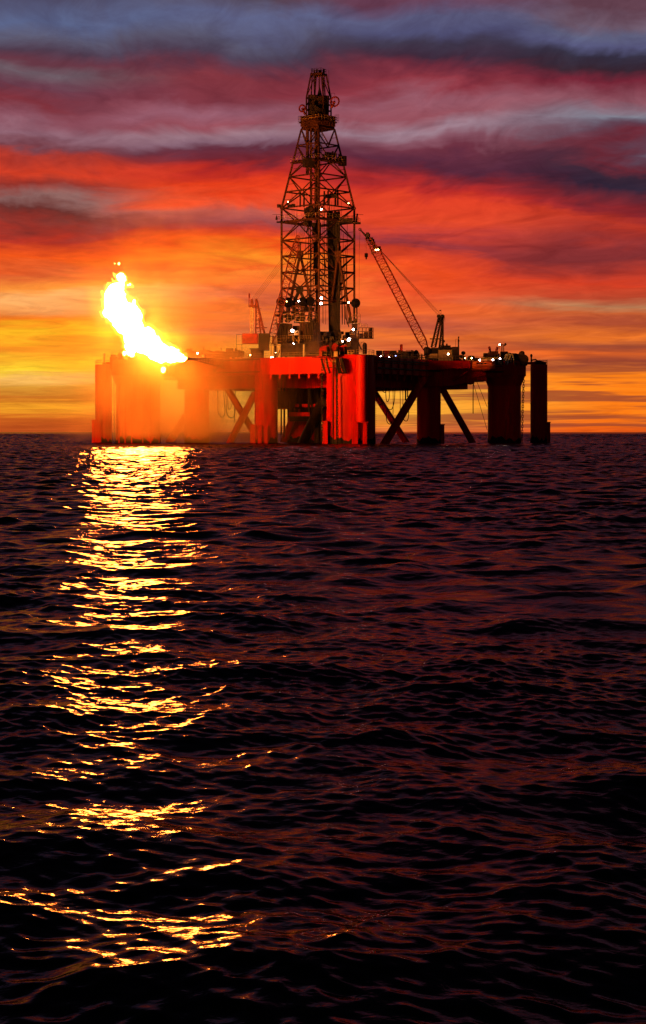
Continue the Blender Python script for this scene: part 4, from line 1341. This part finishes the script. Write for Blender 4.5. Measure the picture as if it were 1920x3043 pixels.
# enclosed lifeboat
YB = 439.3
lb = thing('lifeboat', 'orange enclosed lifeboat hanging at the right hull edge', 'lifeboat', P(1430, 1104, YB))
q0, q1 = P(1394, 1088, YB), P(1472, 1088, YB)
Lb = q1.x - q0.x; zc = ZP(1088, YB)
def boat_shell(mb, zs, wf):
    """stations along the boat; wf(s) -> (half beam, extra z)"""
    n = 26; k = len(zs); vs = []
    for i in range(n + 1):
        s = i / n; x = q0.x + s * Lb
        w = 1.55 * (1 - abs(2 * s - 1) ** 3.2) ** .62 if 0 < s < 1 else 0.02
        for side in (-1, 1):
            for (z, f) in zs:
                rise = .35 * abs(2 * s - 1) ** 3
                zz = z * (1 - .25 * abs(2 * s - 1) ** 4) if z > 0 else z * (1 - .5 * abs(2 * s - 1) ** 3)
                vs.append((x, YB + side * w * f, zc + zz))
    fs = []
    W2 = 2 * k
    for i in range(n):
        for j in range(k - 1):
            a = i * W2 + j; fs.append((a, a + W2, a + W2 + 1, a + 1))
            a = i * W2 + k + j; fs.append((a, a + 1, a + W2 + 1, a + W2))
        a = i * W2; fs.append((a, a + k, a + k + W2, a + W2))
        a = i * W2 + k - 1; fs.append((a, a + W2, a + W2 + k, a + k))
    mb.add(vs, fs)
m = MB(); boat_shell(m, [(-1.15, .12), (-1.0, .55), (-.55, .86), (0, 1.0)], None); m.build('boat_hull', M_ORANGE, lb, True)
m = MB(); boat_shell(m, [(.06, .98), (.5, .93), (.95, .8), (1.25, .55), (1.36, .2)], None); can = m.build('canopy', M_ORANGE, lb, True)
m = MB()
for s in (.3, .45, .6): x = q0.x + s * Lb; m.span((x - .22, YB - 1.55, zc + .45), (x + .22, YB - 1.4, zc + .75))
m.span((q0.x + .18 * Lb, YB - .6, zc + 1.25), (q0.x + .32 * Lb, YB + .6, zc + 1.75)); m.build('window', M_GLASS, can)
m = MB(); m.span((q0.x + .03 * Lb, YB - 1.62, zc - .03), (q0.x + .97 * Lb, YB - 1.5, zc + .05)); m.build('rubbing_strake', M_BLACK, lb)
dv = thing('lifeboat_davit', 'pale davit arms and beam holding up the orange lifeboat', 'davit', P(1440, 1070, YB + 2))
m = MB(); m.tube(P(1410, 1066, YB + 1), P(1482, 1064, YB + 1), .25, 6); m.tube(P(1410, 1066, YB + 1), P(1410, 1074, YB), .12, 5); m.tube(P(1455, 1066, YB + 1), P(1455, 1075, YB), .12, 5)
for px in (1416, 1450): m.tube(P(px, 1066, YB + 1), P(px + 2, 1090, YB + 4), .22, 6)
m.build('arm', M_GREENISH, dv)
m = MB(); q = P(1399, 1065, YB); m.lathe((q.x + .2, q.y + 1), [(1.1, ZP(1070, YB)), (1.0, ZP(1062, YB)), (.6, ZP(1057, YB)), (.1, ZP(1056, YB))], 14); m.build('winch_cover', M_DARK, dv)
mh = thing('motor_house', 'dark motor house with two upcurved exhaust pipes above the lifeboat', 'machinery', P(1465, 1064, 448))
m = MB(); m.span(P(1440, 1060, 447), P(1478, 1052, 451)); m.span(P(1456, 1056, 446.5), P(1476, 1046, 451)); m.span(P(1438, 1060, 447.4), P(1452, 1050, 449)); m.span(P(1474, 1064, 447), P(1482, 1052, 450)); m.build('body', M_DERR, mh)
m = MB(); m.path([P(1456, 1048, 448), P(1456, 1038, 448), P(1453, 1030, 448)], .3, 8); m.build('exhaust_pipe', M_REDEQ, mh, True)
m = MB(); m.path([P(1475, 1048, 448), P(1475.5, 1040, 448), P(1479, 1031, 448)], .3, 8); m.build('exhaust_pipe', M_REDEQ, mh, True)
lm = thing('lamp_mast', 'short lattice lamp mast with crossbar above the right corner', 'lamp mast', P(1494, 1064, 449))
m = MB(); m.lattice(P(1494, 1064, 449), P(1494, 1026, 449), [(-.35, -.35, 0), (.35, -.35, 0), (.35, .35, 0), (-.35, .35, 0)], [(-.25, -.25, 0), (.25, -.25, 0), (.25, .25, 0), (-.25, .25, 0)], 8, .05, .03); m.span(P(1485, 1026, 448.7), P(1500, 1023.5, 449.3)); m.tube(P(1498, 1027, 449), P(1504, 1021, 449), .28, 6); m.build('lattice', M_DERR, lm)
m = MB(); m.span(P(1488, 1064, 448.5), P(1508, 1045, 450)); m.build('base_house', M_DERR, lm)
af = thing('handling_frame', 'pale pipe A-frame standing on the right corner of the deck', 'frame', P(1515, 1086, 447.5))
m = MB()
for a, b in (((1504, 1086), (1520, 1054)), ((1516, 1066), (1518, 1088)), ((1524, 1054), (1531, 1088)), ((1510, 1054), (1524, 1054)), ((1518, 1064), (1527, 1068)), ((1500, 1082), (1512, 1050)), ((1494, 1076), (1506, 1052)), ((1492, 1078), (1506, 1086))):
    m.tube(P(a[0], a[1], 447), P(b[0], b[1], 447), .2, 6)
m.build('frame', M_GREENISH, af)
wd = thing('anchor_windlass', 'large dark anchor windlass drum at the far right corner of the hull', 'winch', P(1550, 1086, 450))
m = MB(); m.tube(P(1556, 1068, 447.5), P(1556, 1068, 451), 1.25, 22); m.tube(P(1535, 1072, 448), P(1535, 1072, 452), 1.3, 20); m.tube(P(1510, 1068, 449), P(1512, 1068, 453), 1.7, 20); m.build('drum', M_DARK, wd, True)
m = MB(); m.span(P(1508, 1086, 448), P(1562, 1076, 452)); m.lathe(P(1551, 1066, 449)[:2], [(.7, ZP(1075, 449)), (.7, ZP(1048, 449)), (.5, ZP(1044, 449)), (.2, ZP(1043, 449))], 12); m.tube(P(1540, 1054, 449), P(1546, 1046, 449), .08, 4)
m.span(P(1528, 1062, 450), P(1552, 1052, 452)); m.span(P(1498, 1060, 450.5), P(1532, 1051, 453)); m.build('housing', M_DARK, wd)
m = MB()
for k in range(30): q = P(rnd.uniform(1470, 1535), rnd.uniform(1066, 1086), rnd.uniform(446, 449)); m.box(q, (rnd.uniform(.3, 1.2), rnd.uniform(.3, 1), rnd.uniform(.3, 1.3)), rnd.uniform(0, 3))
for px in (1474, 1478): m.tube(P(px, 1084, 446), P(px, 1054, 446), .35, 8)
mg = thing('deck_manifold', 'dense dark pipe manifold on deck right of the lifeboat', 'machinery', P(1500, 1086, 447))
m.build('pipework', M_DARK, mg)

# left corner gear (behind the flame)
lg = thing('corner_winch_house', 'hazy boxy winch house on the far left corner beside the flame', 'winch house', P(352, 1080, 450))
m = MB(); m.span(P(329, 1086, 448), P(376, 1068, 454)); m.span(P(329, 1068, 448.5), P(350, 1056, 453)); m.span(P(350, 1070, 449), P(368, 1052, 453)); m.build('body', M_DARK, lg)
m = MB(); m.rail([P(330, 1056, 448.6), P(368, 1052, 448.6)], h=.9, step=1.0); m.tube(P(333, 1056, 449), P(333, 1046, 449), .1, 5); m.build('railing', M_RAIL, lg)
bx = thing('equipment_box', 'low boxy plant room on the left corner just under the flame', 'plant room', P(430, 1060, 451))
m = MB(); m.span(P(380, 1072, 448), P(425, 1052, 454)); m.span(P(425, 1072, 448), P(470, 1058, 455)); m.build('body', M_DARK, bx)
m = MB(); m.tube(P(395, 1052, 450), P(395, 1046, 450), .3, 6); m.build('vent', M_DARK, bx)

cl2 = thing('pipe_manifold', 'hazy tangle of pipes and valves on the left deck behind the flare boom', 'machinery', P(600, 1060, 450))
m = MB(); rq = random.Random(4)
for k in range(60):
    q = P(rq.uniform(485, 720), rq.uniform(1046, 1062), rq.uniform(446, 458)); m.box(q, (rq.uniform(.3, 2.4), rq.uniform(.4, 2), rq.uniform(.4, 2.2)), rq.choice((0, .3, 1.57)))
for k in range(24):
    x = rq.uniform(485, 720); m.tube(P(x, 1063, 448), P(x, rq.uniform(1032, 1052), 448), rq.uniform(.06, .18), 5)
for py in (1046, 1052, 1056): m.tube(P(480, py, 446.5), P(720, py - 1, 444), .11, 5)
m.build('pipework', M_DARK, cl2)
m = MB(); m.rail([P(480, 1060, 445), P(600, 1060, 444), P(720, 1060, 437)], h=1.2, step=1.5); m.build('railing', M_RAIL, cl2)

# flare boom: a lattice arm out over the water with its burner
fb = thing('flare_boom', 'thin lattice flare boom reaching left over the water to the burning flame', 'flare boom', P(650, 1078, 436))
m = MB()
a, b = P(668, 1078, 436), P(580, 1067, 388)
m.lattice(a, b, [(0, -.8, -1.2), (0, .8, -1.2), (0, .8, .9), (0, -.8, .9)], [(0, -.3, -.25), (0, .3, -.25), (0, .3, .2), (0, -.3, .2)], 12, .09, .05)
m.lattice(b, P(556, 1066, 378.5), [(0, -.3, -.25), (0, .3, -.25), (0, .3, .2), (0, -.3, .2)], [(0, -.2, -.2), (0, .2, -.2), (0, .2, .2), (0, -.2, .2)], 4, .08, .05)
m.build('boom', M_DERR, fb)
m = MB(); m.rail([P(664, 1066, 434), P(600, 1062, 400.5)], h=1.1, step=1.2); m.span(P(606, 1063, 403.5), P(612, 1054, 404.5)); m.span(P(596, 1062, 398), P(602, 1057, 398.6)); m.build('railing', M_DERR, fb)
m = MB(); m.tube(P(560, 1066.5, 380), P(551, 1065.5, 378), .35, 10, .55); m.tube(P(668, 1074, 436), P(556, 1066, 378.5), .12, 6); m.build('burner', M_DARK, fb)
m = MB(); m.tube(P(664, 1078, 435.4), P(640, 1100, 433), .2, 6); m.tube(P(640, 1078, 432.4), P(668, 1100, 436), .18, 6); m.span(P(632, 1096, 432), P(642, 1106, 434)); m.build('boom_foot', M_DARK, fb)

# ------------------------------------------------------------------ chains, hoses and cables
def chain(lab, px, y0, y1, Y, px1=None):
    p, q = P(px, y0, Y), P(px1 or px, y1, Y)
    L = (q - p).length; n = int(L / .62); d = (q - p).normalized()
    m = MB()
    for i in range(n):
        ax = Vector((1, 0, 0)) if i % 2 else Vector((0, 1, 0))
        ax = (ax - d * ax.dot(d)).normalized()
        m.ring(p.lerp(q, (i + .5) / n), .19, .085, ax, 12, 5, (d, .2))
    c = m.build('mooring_chain', M_DARK)
    tag(c, lab, 'chain', 'mooring chains hanging from the corners')
chain('mooring chain hanging in front of the big near red column', 1000.5, 1110, 1319, 413.9, 1003.5)
chain('mooring chain hanging just left of the big near red column', 957, 1092, 1319, 414.6)
chain('mooring chain between the dark right column and the outermost slim column', 1557, 1114, 1316, 455, 1551)
chain('mooring chain beside the slim column at the far left', 338, 1108, 1310, 456, 341)


def hose(lab, pts, r=.1, grp=None, name='hanging_hose'):
    # smooth curve through the points
    ps = [P(*p) for p in pts]; out = []
    for i in range(len(ps) - 1):
        p0, p1, p2, p3 = ps[max(0, i - 1)], ps[i], ps[i + 1], ps[min(len(ps) - 1, i + 2)]
        for k in range(6):
            t_ = k / 6
            out.append(.5 * ((2 * p1) + (p2 - p0) * t_ + (2 * p0 - 5 * p1 + 4 * p2 - p3) * t_ * t_ + (3 * p1 - p0 - 3 * p2 + p3) * t_ ** 3))
    out.append(ps[-1])
    m = MB(); m.path(out, r, 5)
    o = m.build(name, M_BLACK)
    tag(o, lab, 'cable' if 'cable' in name else 'hose', grp)
G1 = 'hoses looped under the left hull'
hose('long hose loop nearest the hazy mid left column', [(645, 1150, 452), (648, 1190, 452), (648, 1220, 452), (655, 1237, 452), (664, 1238, 452), (669, 1220, 452), (666, 1180, 452), (665, 1150, 452)], .1, G1)
hose('second hose loop crossing the first, left of the steel cross brace', [(668, 1152, 451), (673, 1190, 451), (674, 1225, 451), (680, 1238, 451), (690, 1241, 451), (697, 1232, 451), (700, 1200, 451), (699, 1150, 451)], .1, G1)
hose('small tight hose loop inside the second loop', [(675, 1152, 451.5), (676, 1185, 451.5), (679, 1213, 451.5), (684, 1214, 451.5), (690, 1200, 451.5), (692, 1175, 451.5), (688, 1152, 451.5)], .09, G1)
hose('straight hose end hanging below the left hoses', [(697, 1170, 450), (697, 1220, 450), (697, 1256, 450)], .09, G1)
hose('short hose end beside the mid left column', [(647, 1150, 453), (649, 1165, 453)], .16, G1)
G2 = 'hoses looped under the right hull'
hose('deep hose loop hanging left of the long right brace', [(1174, 1152, 448), (1172, 1190, 448), (1165, 1215, 448), (1156, 1216, 448)], .1, G2)
hose('hose curling down behind the right cross braces', [(1150, 1215, 449), (1148, 1240, 449), (1152, 1256, 449), (1160, 1260, 449), (1166, 1250, 449)], .1, G2)
hose('hose loop at the right edge of the long right brace', [(1198, 1243, 438), (1203, 1250, 438), (1210, 1250, 438), (1214, 1238, 438), (1215, 1215, 438)], .1, G2)
hose('pair of hoses sagging from the middle of the right hull', [(1146, 1152, 448.5), (1148, 1188, 448.5), (1153, 1193, 448.5), (1157, 1180, 448.5), (1156, 1152, 448.5)], .1, G2)
hose('short shallow hose loop next to the big column', [(1133, 1152, 446), (1138, 1163, 446), (1145, 1166, 446), (1149, 1155, 446)], .09, G2)
hose('small hose bend at the edge of the big column', [(1118, 1180, 441), (1124, 1195, 441), (1130, 1203, 441), (1133, 1200, 441)], .1, G2)
for i, (px, y1, r, lab) in enumerate(((1189, 1240, .08, 'straight hose hanging left of the pair of thick hose ends'), (1197, 1215, .08, 'straight hose hanging closest to the thick hose ends'), (1168, 1232, .08, 'straight hose hanging behind the deep loop'), (1205, 1190, .2, 'thick hose end hanging by the long right brace'), (1211, 1180, .15, 'shorter thick hose end hanging nearest the long right brace'))):
    hose(lab, [(px, 1152, 447), (px + .5, (1152 + y1) / 2, 447), (px, y1, 447)], r, G2)
hose('dark straight rope end hanging free below the lifeboat', [(1406.5, 1138, 446), (1406, 1180, 446), (1406, 1229, 446)], .12, None, 'hanging_rope')
hose('thin cable slanting from the boat platform down to the water', [(1408, 1142, 446), (1425, 1200, 446), (1448, 1278, 446)], .06, None, 'stay_cable')
hose('thin cable slanting from the hull to the dark right column', [(1416, 1132, 446), (1432, 1170, 446), (1448, 1210, 446)], .06, None, 'stay_cable')
hose('thin line trailing from the far right chain locker', [(1545, 1312, 455), (1549, 1240, 455), (1553, 1150, 455)], .04, None, 'stay_cable')
hose('short pipe stub under the right crane', [(1326, 1140, 446), (1327, 1162, 446), (1329, 1163, 446)], .1, None, 'hanging_hose')

# ------------------------------------------------------------------ lamps
GL = 'lit flood lamps on the platform'
def lamp(lab, px, py, Y, r, mat, lean=(0, -1, 0)):
    q = P(px, py, Y); r *= .54
    t_ = thing('flood_lamp', lab, 'lamp', q, GL)
    d = Vector(lean).normalized()
    m = MB(); m.tube(q + d * r * .2, q - d * r * 1.3, r * 1.12, 12, r * .6); m.tube(q - d * r * 1.2, q - d * r * 1.2 - Vector((0, 0, 1.0)), .06, 5); m.build('housing', M_DARK, t_)
    m = MB(); m.ball(q + d * r * .35, r, 14, 10); m.build('lens', mat, t_, True)
lamp('big white flood lamp on the wind wall bracket', 869, 983, 440, .60, M_LAMP)
lamp('small white lamp low on the deck house under the wind wall', 872.5, 1021, 438.6, .22, M_LAMP)
lamp('tiny white lamp over the red hull left of the smoke', 819, 1048, 437, .12, M_LAMPS)
lamp('upper white lamp of the pair beside the centre derrick leg', 955, 886, 442, .48, M_LAMP)
lamp('lower white lamp of the pair beside the centre derrick leg', 954, 902, 442, .44, M_LAMP)
lamp('small yellow lamp among the tensioner sheaves', 852, 896, 441.8, .2, M_LAMPY)
lamp('white lamp between two tensioner sheaves', 888, 895, 441.8, .3, M_LAMP)
lamp('white lamp high in the derrick at the monkey board', 955, 622, 442.4, .36, M_LAMPS)
lamp('white lamp on the right derrick leg by the large sheave', 1036, 899, 442, .32, M_LAMPS)
lamp('white lamp at the top of the stair tower', 1050, 979, 439.4, .46, M_LAMP)
lamp('biggest white flood lamp above the red winch covers', 1037, 1009, 438, .66, M_LAMP)
lamp('smaller white lamp left of the biggest one above the winch covers', 1018, 1014, 438, .32, M_LAMPS)
lamp('large white flood lamp on the guard rail stand by the red containers', 1136, 1063, 430, .44, M_LAMP)
lamp('small white lamp touching the large one by the red containers', 1131, 1058.5, 430.2, .22, M_LAMP)
lamp('oval white lamp between the red containers and blue lamp', 1156, 1062, 434.5, .28, M_LAMP)
lamp('blue lamp in front of the dark container', 1176, 1057, 440, .25, M_LAMPB)
lamp('white lamp on the rail in front of the crane side panel', 1332, 1052, 438.4, .36, M_LAMPS)
lamp('white lamp on the lamp mast at the right corner', 1485, 1024, 448.5, .34, M_LAMPS)
lamp('bluish white lamp shining over the lifeboat roof', 1426, 1070, 437.2, .34, M_LAMP)
lamp('bluish white lamp at the tail of the lifeboat', 1465, 1069, 437.2, .34, M_LAMP)
lamp('flat white lamp under the handling frame', 1486, 1066, 446, .3, M_LAMP)
lamp('tiny white lamp at the left end of the lifeboat rails', 1382, 1064.5, 441, .16, M_LAMPS)
lamp('round yellow lamp under the cover at the lifeboat bow', 1402, 1064.5, 437.5, .3, M_LAMPY)
lamp('white lamp at the tip of the flare boom walkway', 587, 1050, 393, .3, M_LAMPS)
lamp('yellow lamp over the rack of cylinders on the left hull', 744, 1055, 433, .28, M_LAMPY)
lamp('left yellow lamp of the pair on the crane boom', 1117, 743, 442, .3, M_LAMPY)
lamp('right yellow lamp of the pair on the crane boom', 1124, 742, 442, .3, M_LAMPY)
lamp('yellow lamp strip on the upper left derrick brace', 856, 600, 444, .2, M_LAMPY)
lamp('yellow lamp on the upper right derrick brace', 1036, 604, 446, .22, M_LAMPY)
for i, (px, py, Y, lab) in enumerate(((808, 1062, 428.5, 'flat white strip light at the top of the red fascia'), (1241, 1082, 439.5, 'flat white strip light on the dark hull below the crane boom'))):
    s = thing('strip_light', lab, 'lamp', P(px, py, Y), 'flat strip lights on the hull')
    m = MB(); m.span(P(px - 5, py + 1.6, Y - .4), P(px + 5, py - 1.6, Y + .1)); m.build('housing', M_DARK, s)
    m = MB()
    for k in range(3): q = P(px - 3 + 3 * k, py, Y - .45); m.box(q, (.18, .06, .18))
    m.build('lens', M_LAMPS, s)

# ------------------------------------------------------------------ the flame
FO = [(480, 1180), (450, 980), (395, 975), (330, 880), (290, 830), (250, 800), (205, 765), (190, 735), (215, 650), (230, 640), (190, 590), (205, 540), (210, 460), (245, 420), (300, 360), (350, 345), (392, 345),
      (390, 292), (360, 285), (342, 250), (360, 250), (380, 225), (410, 207), (450, 225), (480, 258), (488, 295), (520, 330), (570, 370), (570, 395), (550, 405), (520, 385), (490, 395), (465, 360), (468, 420), (460, 450), (490, 465), (515, 490),
      (475, 505), (500, 540), (522, 570), (535, 610), (542, 555), (572, 530), (600, 550), (612, 625), (650, 655), (680, 720), (690, 850), (720, 915), (745, 880), (765, 868), (800, 905), (850, 970), (920, 1050), (950, 1090), (1000, 1140), (1060, 1155), (1130, 1160), (1165, 1200), (1200, 1250), (1255, 1278), (1270, 1305), (1190, 1345), (1120, 1325), (1050, 1340), (985, 1330), (930, 1350), (870, 1340), (820, 1300), (760, 1270), (700, 1215), (600, 1205), (590, 1240), (555, 1252), (510, 1225)]
FP = [(260 + x * 0.237, 760 + y * 0.237) for x, y in FO]
YF = 378.0


def make_flame():
    poly = np.array(FP); n = len(poly)
    a = poly; b = np.roll(poly, -1, 0)

    def inside_d(pt):
        d = b - a; tt = np.clip(((pt - a) * d).sum(1) / (d * d).sum(1), 0, 1)
        dist = np.sqrt((((a + d * tt[:, None]) - pt) ** 2).sum(1)).min()
        x, y = pt; c = False
        for i in range(n):
            (x1, y1), (x2, y2) = a[i], b[i]
            if (y1 > y) != (y2 > y) and x < (x2 - x1) * (y - y1) / (y2 - y1) + x1: c = not c
        return dist if c else -dist
    rs = np.random.RandomState(3)
    m = MB(); cnt = 0
    tries = 0
    s = YF / F
    while cnt < 520 and tries < 14000:
        tries += 1
        pt = np.array([rs.uniform(poly[:, 0].min(), poly[:, 0].max()), rs.uniform(poly[:, 1].min(), poly[:, 1].max())])
        d = inside_d(pt)
        if d < 1.0: continue
        r = min(d * rs.uniform(.85, 1.0), 26) if rs.rand() < .6 else min(d, rs.uniform(3, 9))
        dep = max(0.0, min(d, 30) - r * .6)
        Y = YF + rs.uniform(-1, 1) * dep * s
        q = P(pt[0], pt[1], Y)
        m.ball(q, r * s, 10, 7, (1, rs.uniform(.8, 1.2), rs.uniform(.9, 1.15))); cnt += 1
    return m


fl_ = thing('gas_flare_flame', 'blinding white and yellow gas flame blowing up to the left from the flare boom', 'flame', P(552, 1065, 378))
M_FLAME = glow('flame_core', FLAME_RGB, FLAME_POW)
FLAME_SRC = make_flame()
fm = FLAME_SRC.build('flame_core', M_FLAME, fl_, True)
rm = fm.modifiers.new('remesh', 'REMESH'); rm.mode = 'VOXEL'; rm.voxel_size = 0.22; rm.use_smooth_shade = True
tx = bpy.data.textures.new('flame_noise', 'CLOUDS'); tx.noise_scale = 1.1; tx.noise_depth = 3
dm = fm.modifiers.new('displace', 'DISPLACE'); dm.texture = tx; dm.strength = 0.8; dm.mid_level = 0.5
dc = fm.modifiers.new('decimate', 'DECIMATE'); dc.ratio = 0.22
hm = MB(); hm.add(FLAME_SRC.v, FLAME_SRC.f)
M_HALO = bpy.data.materials.new('flame_halo'); M_HALO.use_nodes = True
k = NT(M_HALO.node_tree); e_ = k.n('ShaderNodeEmission'); e_.inputs['Color'].default_value = (1.0, 0.34, 0.03, 1); e_.inputs['Strength'].default_value = 0.5
o_ = k.n('ShaderNodeOutputMaterial'); k.link(e_.outputs[0], o_.inputs['Volume'])
hb_ = hm.build('flame_halo', M_HALO, fl_, True)
rm = hb_.modifiers.new('remesh', 'REMESH'); rm.mode = 'VOXEL'; rm.voxel_size = 0.45; rm.use_smooth_shade = True
sm = hb_.modifiers.new('smooth', 'SMOOTH'); sm.iterations = 3
dm = hb_.modifiers.new('displace', 'DISPLACE'); dm.texture = tx; dm.strength = 2.2; dm.mid_level = 0.15
m = MB()
for (px, py, r) in ((341, 783, .09), (353.5, 784, .2), (354, 781, .1), (370, 1050, .4), (377, 1047, .3), (485, 1099, .5), (488, 1096, .3), (384, 1051, .4), (392, 1054, .45), (396, 1055, .3), (366, 1048, .12)):
    m.ball(P(px, py, YF), r, 10, 8, (1, 1, 1.25))
m.build('burning_droplet', glow('flame_droplet', (1.0, 0.5, 0.1), 16.0), fl_, True)

# torn tongues along the lee edge, cooler than the core
m = MB(); rw = random.Random(8); NP = len(FP)
for k in range(70):
    i = rw.randrange(NP); a_, b_ = FP[i], FP[(i + 1) % NP]; f_ = rw.random()
    px, py = a_[0] + (b_[0] - a_[0]) * f_, a_[1] + (b_[1] - a_[1]) * f_
    if py > 1050 and px > 400: continue
    r_ = rw.uniform(.12, .42)
    q = P(px + rw.uniform(-2.5, 2.5), py + rw.uniform(-4, 1.5), YF + rw.uniform(-1.2, 1.2))
    for j in range(3):
        m.ball(q + Vector((-.35 * j * r_ * 2, 0, .55 * j * r_ * 2)), r_ * (1 - .27 * j), 8, 6, (1, 1, 1.35))
M_WISP = glow('flame_wisp', (1.0, 0.40, 0.05), 3.2)
for c_ in m.clusters():
    wm = c_.build_one('flame_wisp', M_WISP, fl_, True)
    dw = wm.modifiers.new('displace', 'DISPLACE'); dw.texture = tx; dw.strength = 0.5; dw.mid_level = 0.5

# ------------------------------------------------------------------ the water curtain and smoke lit by the flame
def make_mist():
    m = MB()
    x0, x1, y0, y1, z0, z1 = -66.0, 6.0, 358.0, 449.0, 0.35, 60.0
    m.span((x0, y0, z0), (x1, y1, z1))
    o = m.build('spray_mist', None) if False else None
    me = bpy.data.meshes.new('spray_mist'); me.from_pydata(m.v, [], m.f); me.update()
    o = bpy.data.objects.new('spray_mist', me); COL.objects.link(o)
    tag(o, 'glowing orange water spray and smoke drifting round the left columns', 'spray', None, 'stuff')
    mat = bpy.data.materials.new('spray_mist'); mat.use_nodes = True
    k = NT(mat.node_tree)
    geo = k.n('ShaderNodeNewGeometry'); sp3 = k.n('ShaderNodeSeparateXYZ'); k.link(geo.outputs['Position'], sp3.inputs[0])
    x, y, z = sp3.outputs

    def gauss(v, c, s):
        q = k.m('DIVIDE', k.m('SUBTRACT', v, c), s)
        return k.m('POWER', 2.71828, k.m('MULTIPLY', k.m('MULTIPLY', q, q), -1.0))
    mp = k.n('ShaderNodeMapping'); mp.inputs['Scale'].default_value = (1, .7, .45); k.link(geo.outputs['Position'], mp.inputs[0])
    nz = k.noise(mp.outputs[0], 0.16, 5.0, 0.55, 0.5)
    nzf = k.ss(nz, 0.38, 0.64, 0.05, 1.9)
    # curtain round the left columns, thinning with height
    d1 = k.m('MULTIPLY', gauss(x, -35.0, 14.0), k.ss(z, 17.0, 28.0, 1.0, 0.12))
    d1 = k.m('MULTIPLY', d1, k.m('MULTIPLY', k.ss(z, 0.3, 3.0), k.m('MULTIPLY', k.ss(y, 368.0, 392.0), k.ss(y, 448.0, 440.0))))
    # plume between the flame and the near columns
    d2 = k.m('MULTIPLY', gauss(x, -23.0, 9.5), k.m('MULTIPLY', gauss(y, 418.0, 14.0), k.ss(z, 12.0, 25.0, 1.0, 0.0)))
    # thin smoke trailing along the deck edge to the winches
    lz = k.m('ADD', 20.6, k.m('MULTIPLY', k.m('ADD', x, 16.0), 0.10))
    d3 = k.m('MULTIPLY', gauss(z, lz, 2.0), k.m('MULTIPLY', k.ss(x, -28.0, -16.0), k.m('MULTIPLY', k.ss(x, 2.5, -3.0), gauss(y, 425.0, 5.0))))
    # rising wisp right of the flame
    d4 = k.m('MULTIPLY', gauss(x, -27.0, 4.0), k.m('MULTIPLY', gauss(y, 422.0, 7.0), k.m('MULTIPLY', k.ss(z, 14.0, 20.0), k.ss(z, 27.0, 21.0))))
    dd = k.m('ADD', k.m('ADD', k.m('MULTIPLY', d1, 0.023), k.m('MULTIPLY', d2, 0.036)), k.m('ADD', k.m('MULTIPLY', d3, 0.040), k.m('MULTIPLY', d4, 0.03)))
    hot = k.n('ShaderNodeVectorMath', operation='DISTANCE'); k.link(geo.outputs['Position'], hot.inputs[0]); hot.inputs[1].default_value = (-38.0, 379.0, 29.0)
    dd = k.m('ADD', dd, k.m('MULTIPLY', gauss(hot.outputs['Value'], 0.0, 12.0), 0.0075))  # extra haze round the flame, added for a bloom-like glow
    # fade to nothing at the walls of the box
    # density cut close to the flame to even out the glow
    vd = k.n('ShaderNodeVectorMath', operation='DISTANCE'); k.link(geo.outputs['Position'], vd.inputs[0]); vd.inputs[1].default_value = (-38.0, 378.0, 29.0)
    dd = k.m('MULTIPLY', dd, k.ss(vd.outputs['Value'], 6.0, 26.0, 0.55, 1.0))
    edge = k.m('MULTIPLY', k.m('MULTIPLY', k.ss(x, x0, x0 + 5), k.ss(z, z1, z1 - 8)), k.m('MULTIPLY', k.ss(y, y0, y0 + 4), k.ss(y, y1, y1 - 3)))
    dens = k.m('MULTIPLY', k.m('MULTIPLY', dd, nzf), edge)
    pvn = k.n('ShaderNodeVolumePrincipled')
    pvn.inputs['Color'].default_value = (0.88, 0.48, 0.21, 1)
    pvn.inputs['Anisotropy'].default_value = 0.25
    k.link(dens, pvn.inputs['Density'])
    out = k.n('ShaderNodeOutputMaterial')
    k.link(pvn.outputs[0], out.inputs['Volume'])
    me.materials.append(mat)
    mat.cycles.volume_step_rate = 0.6


if MIST:
    make_mist()
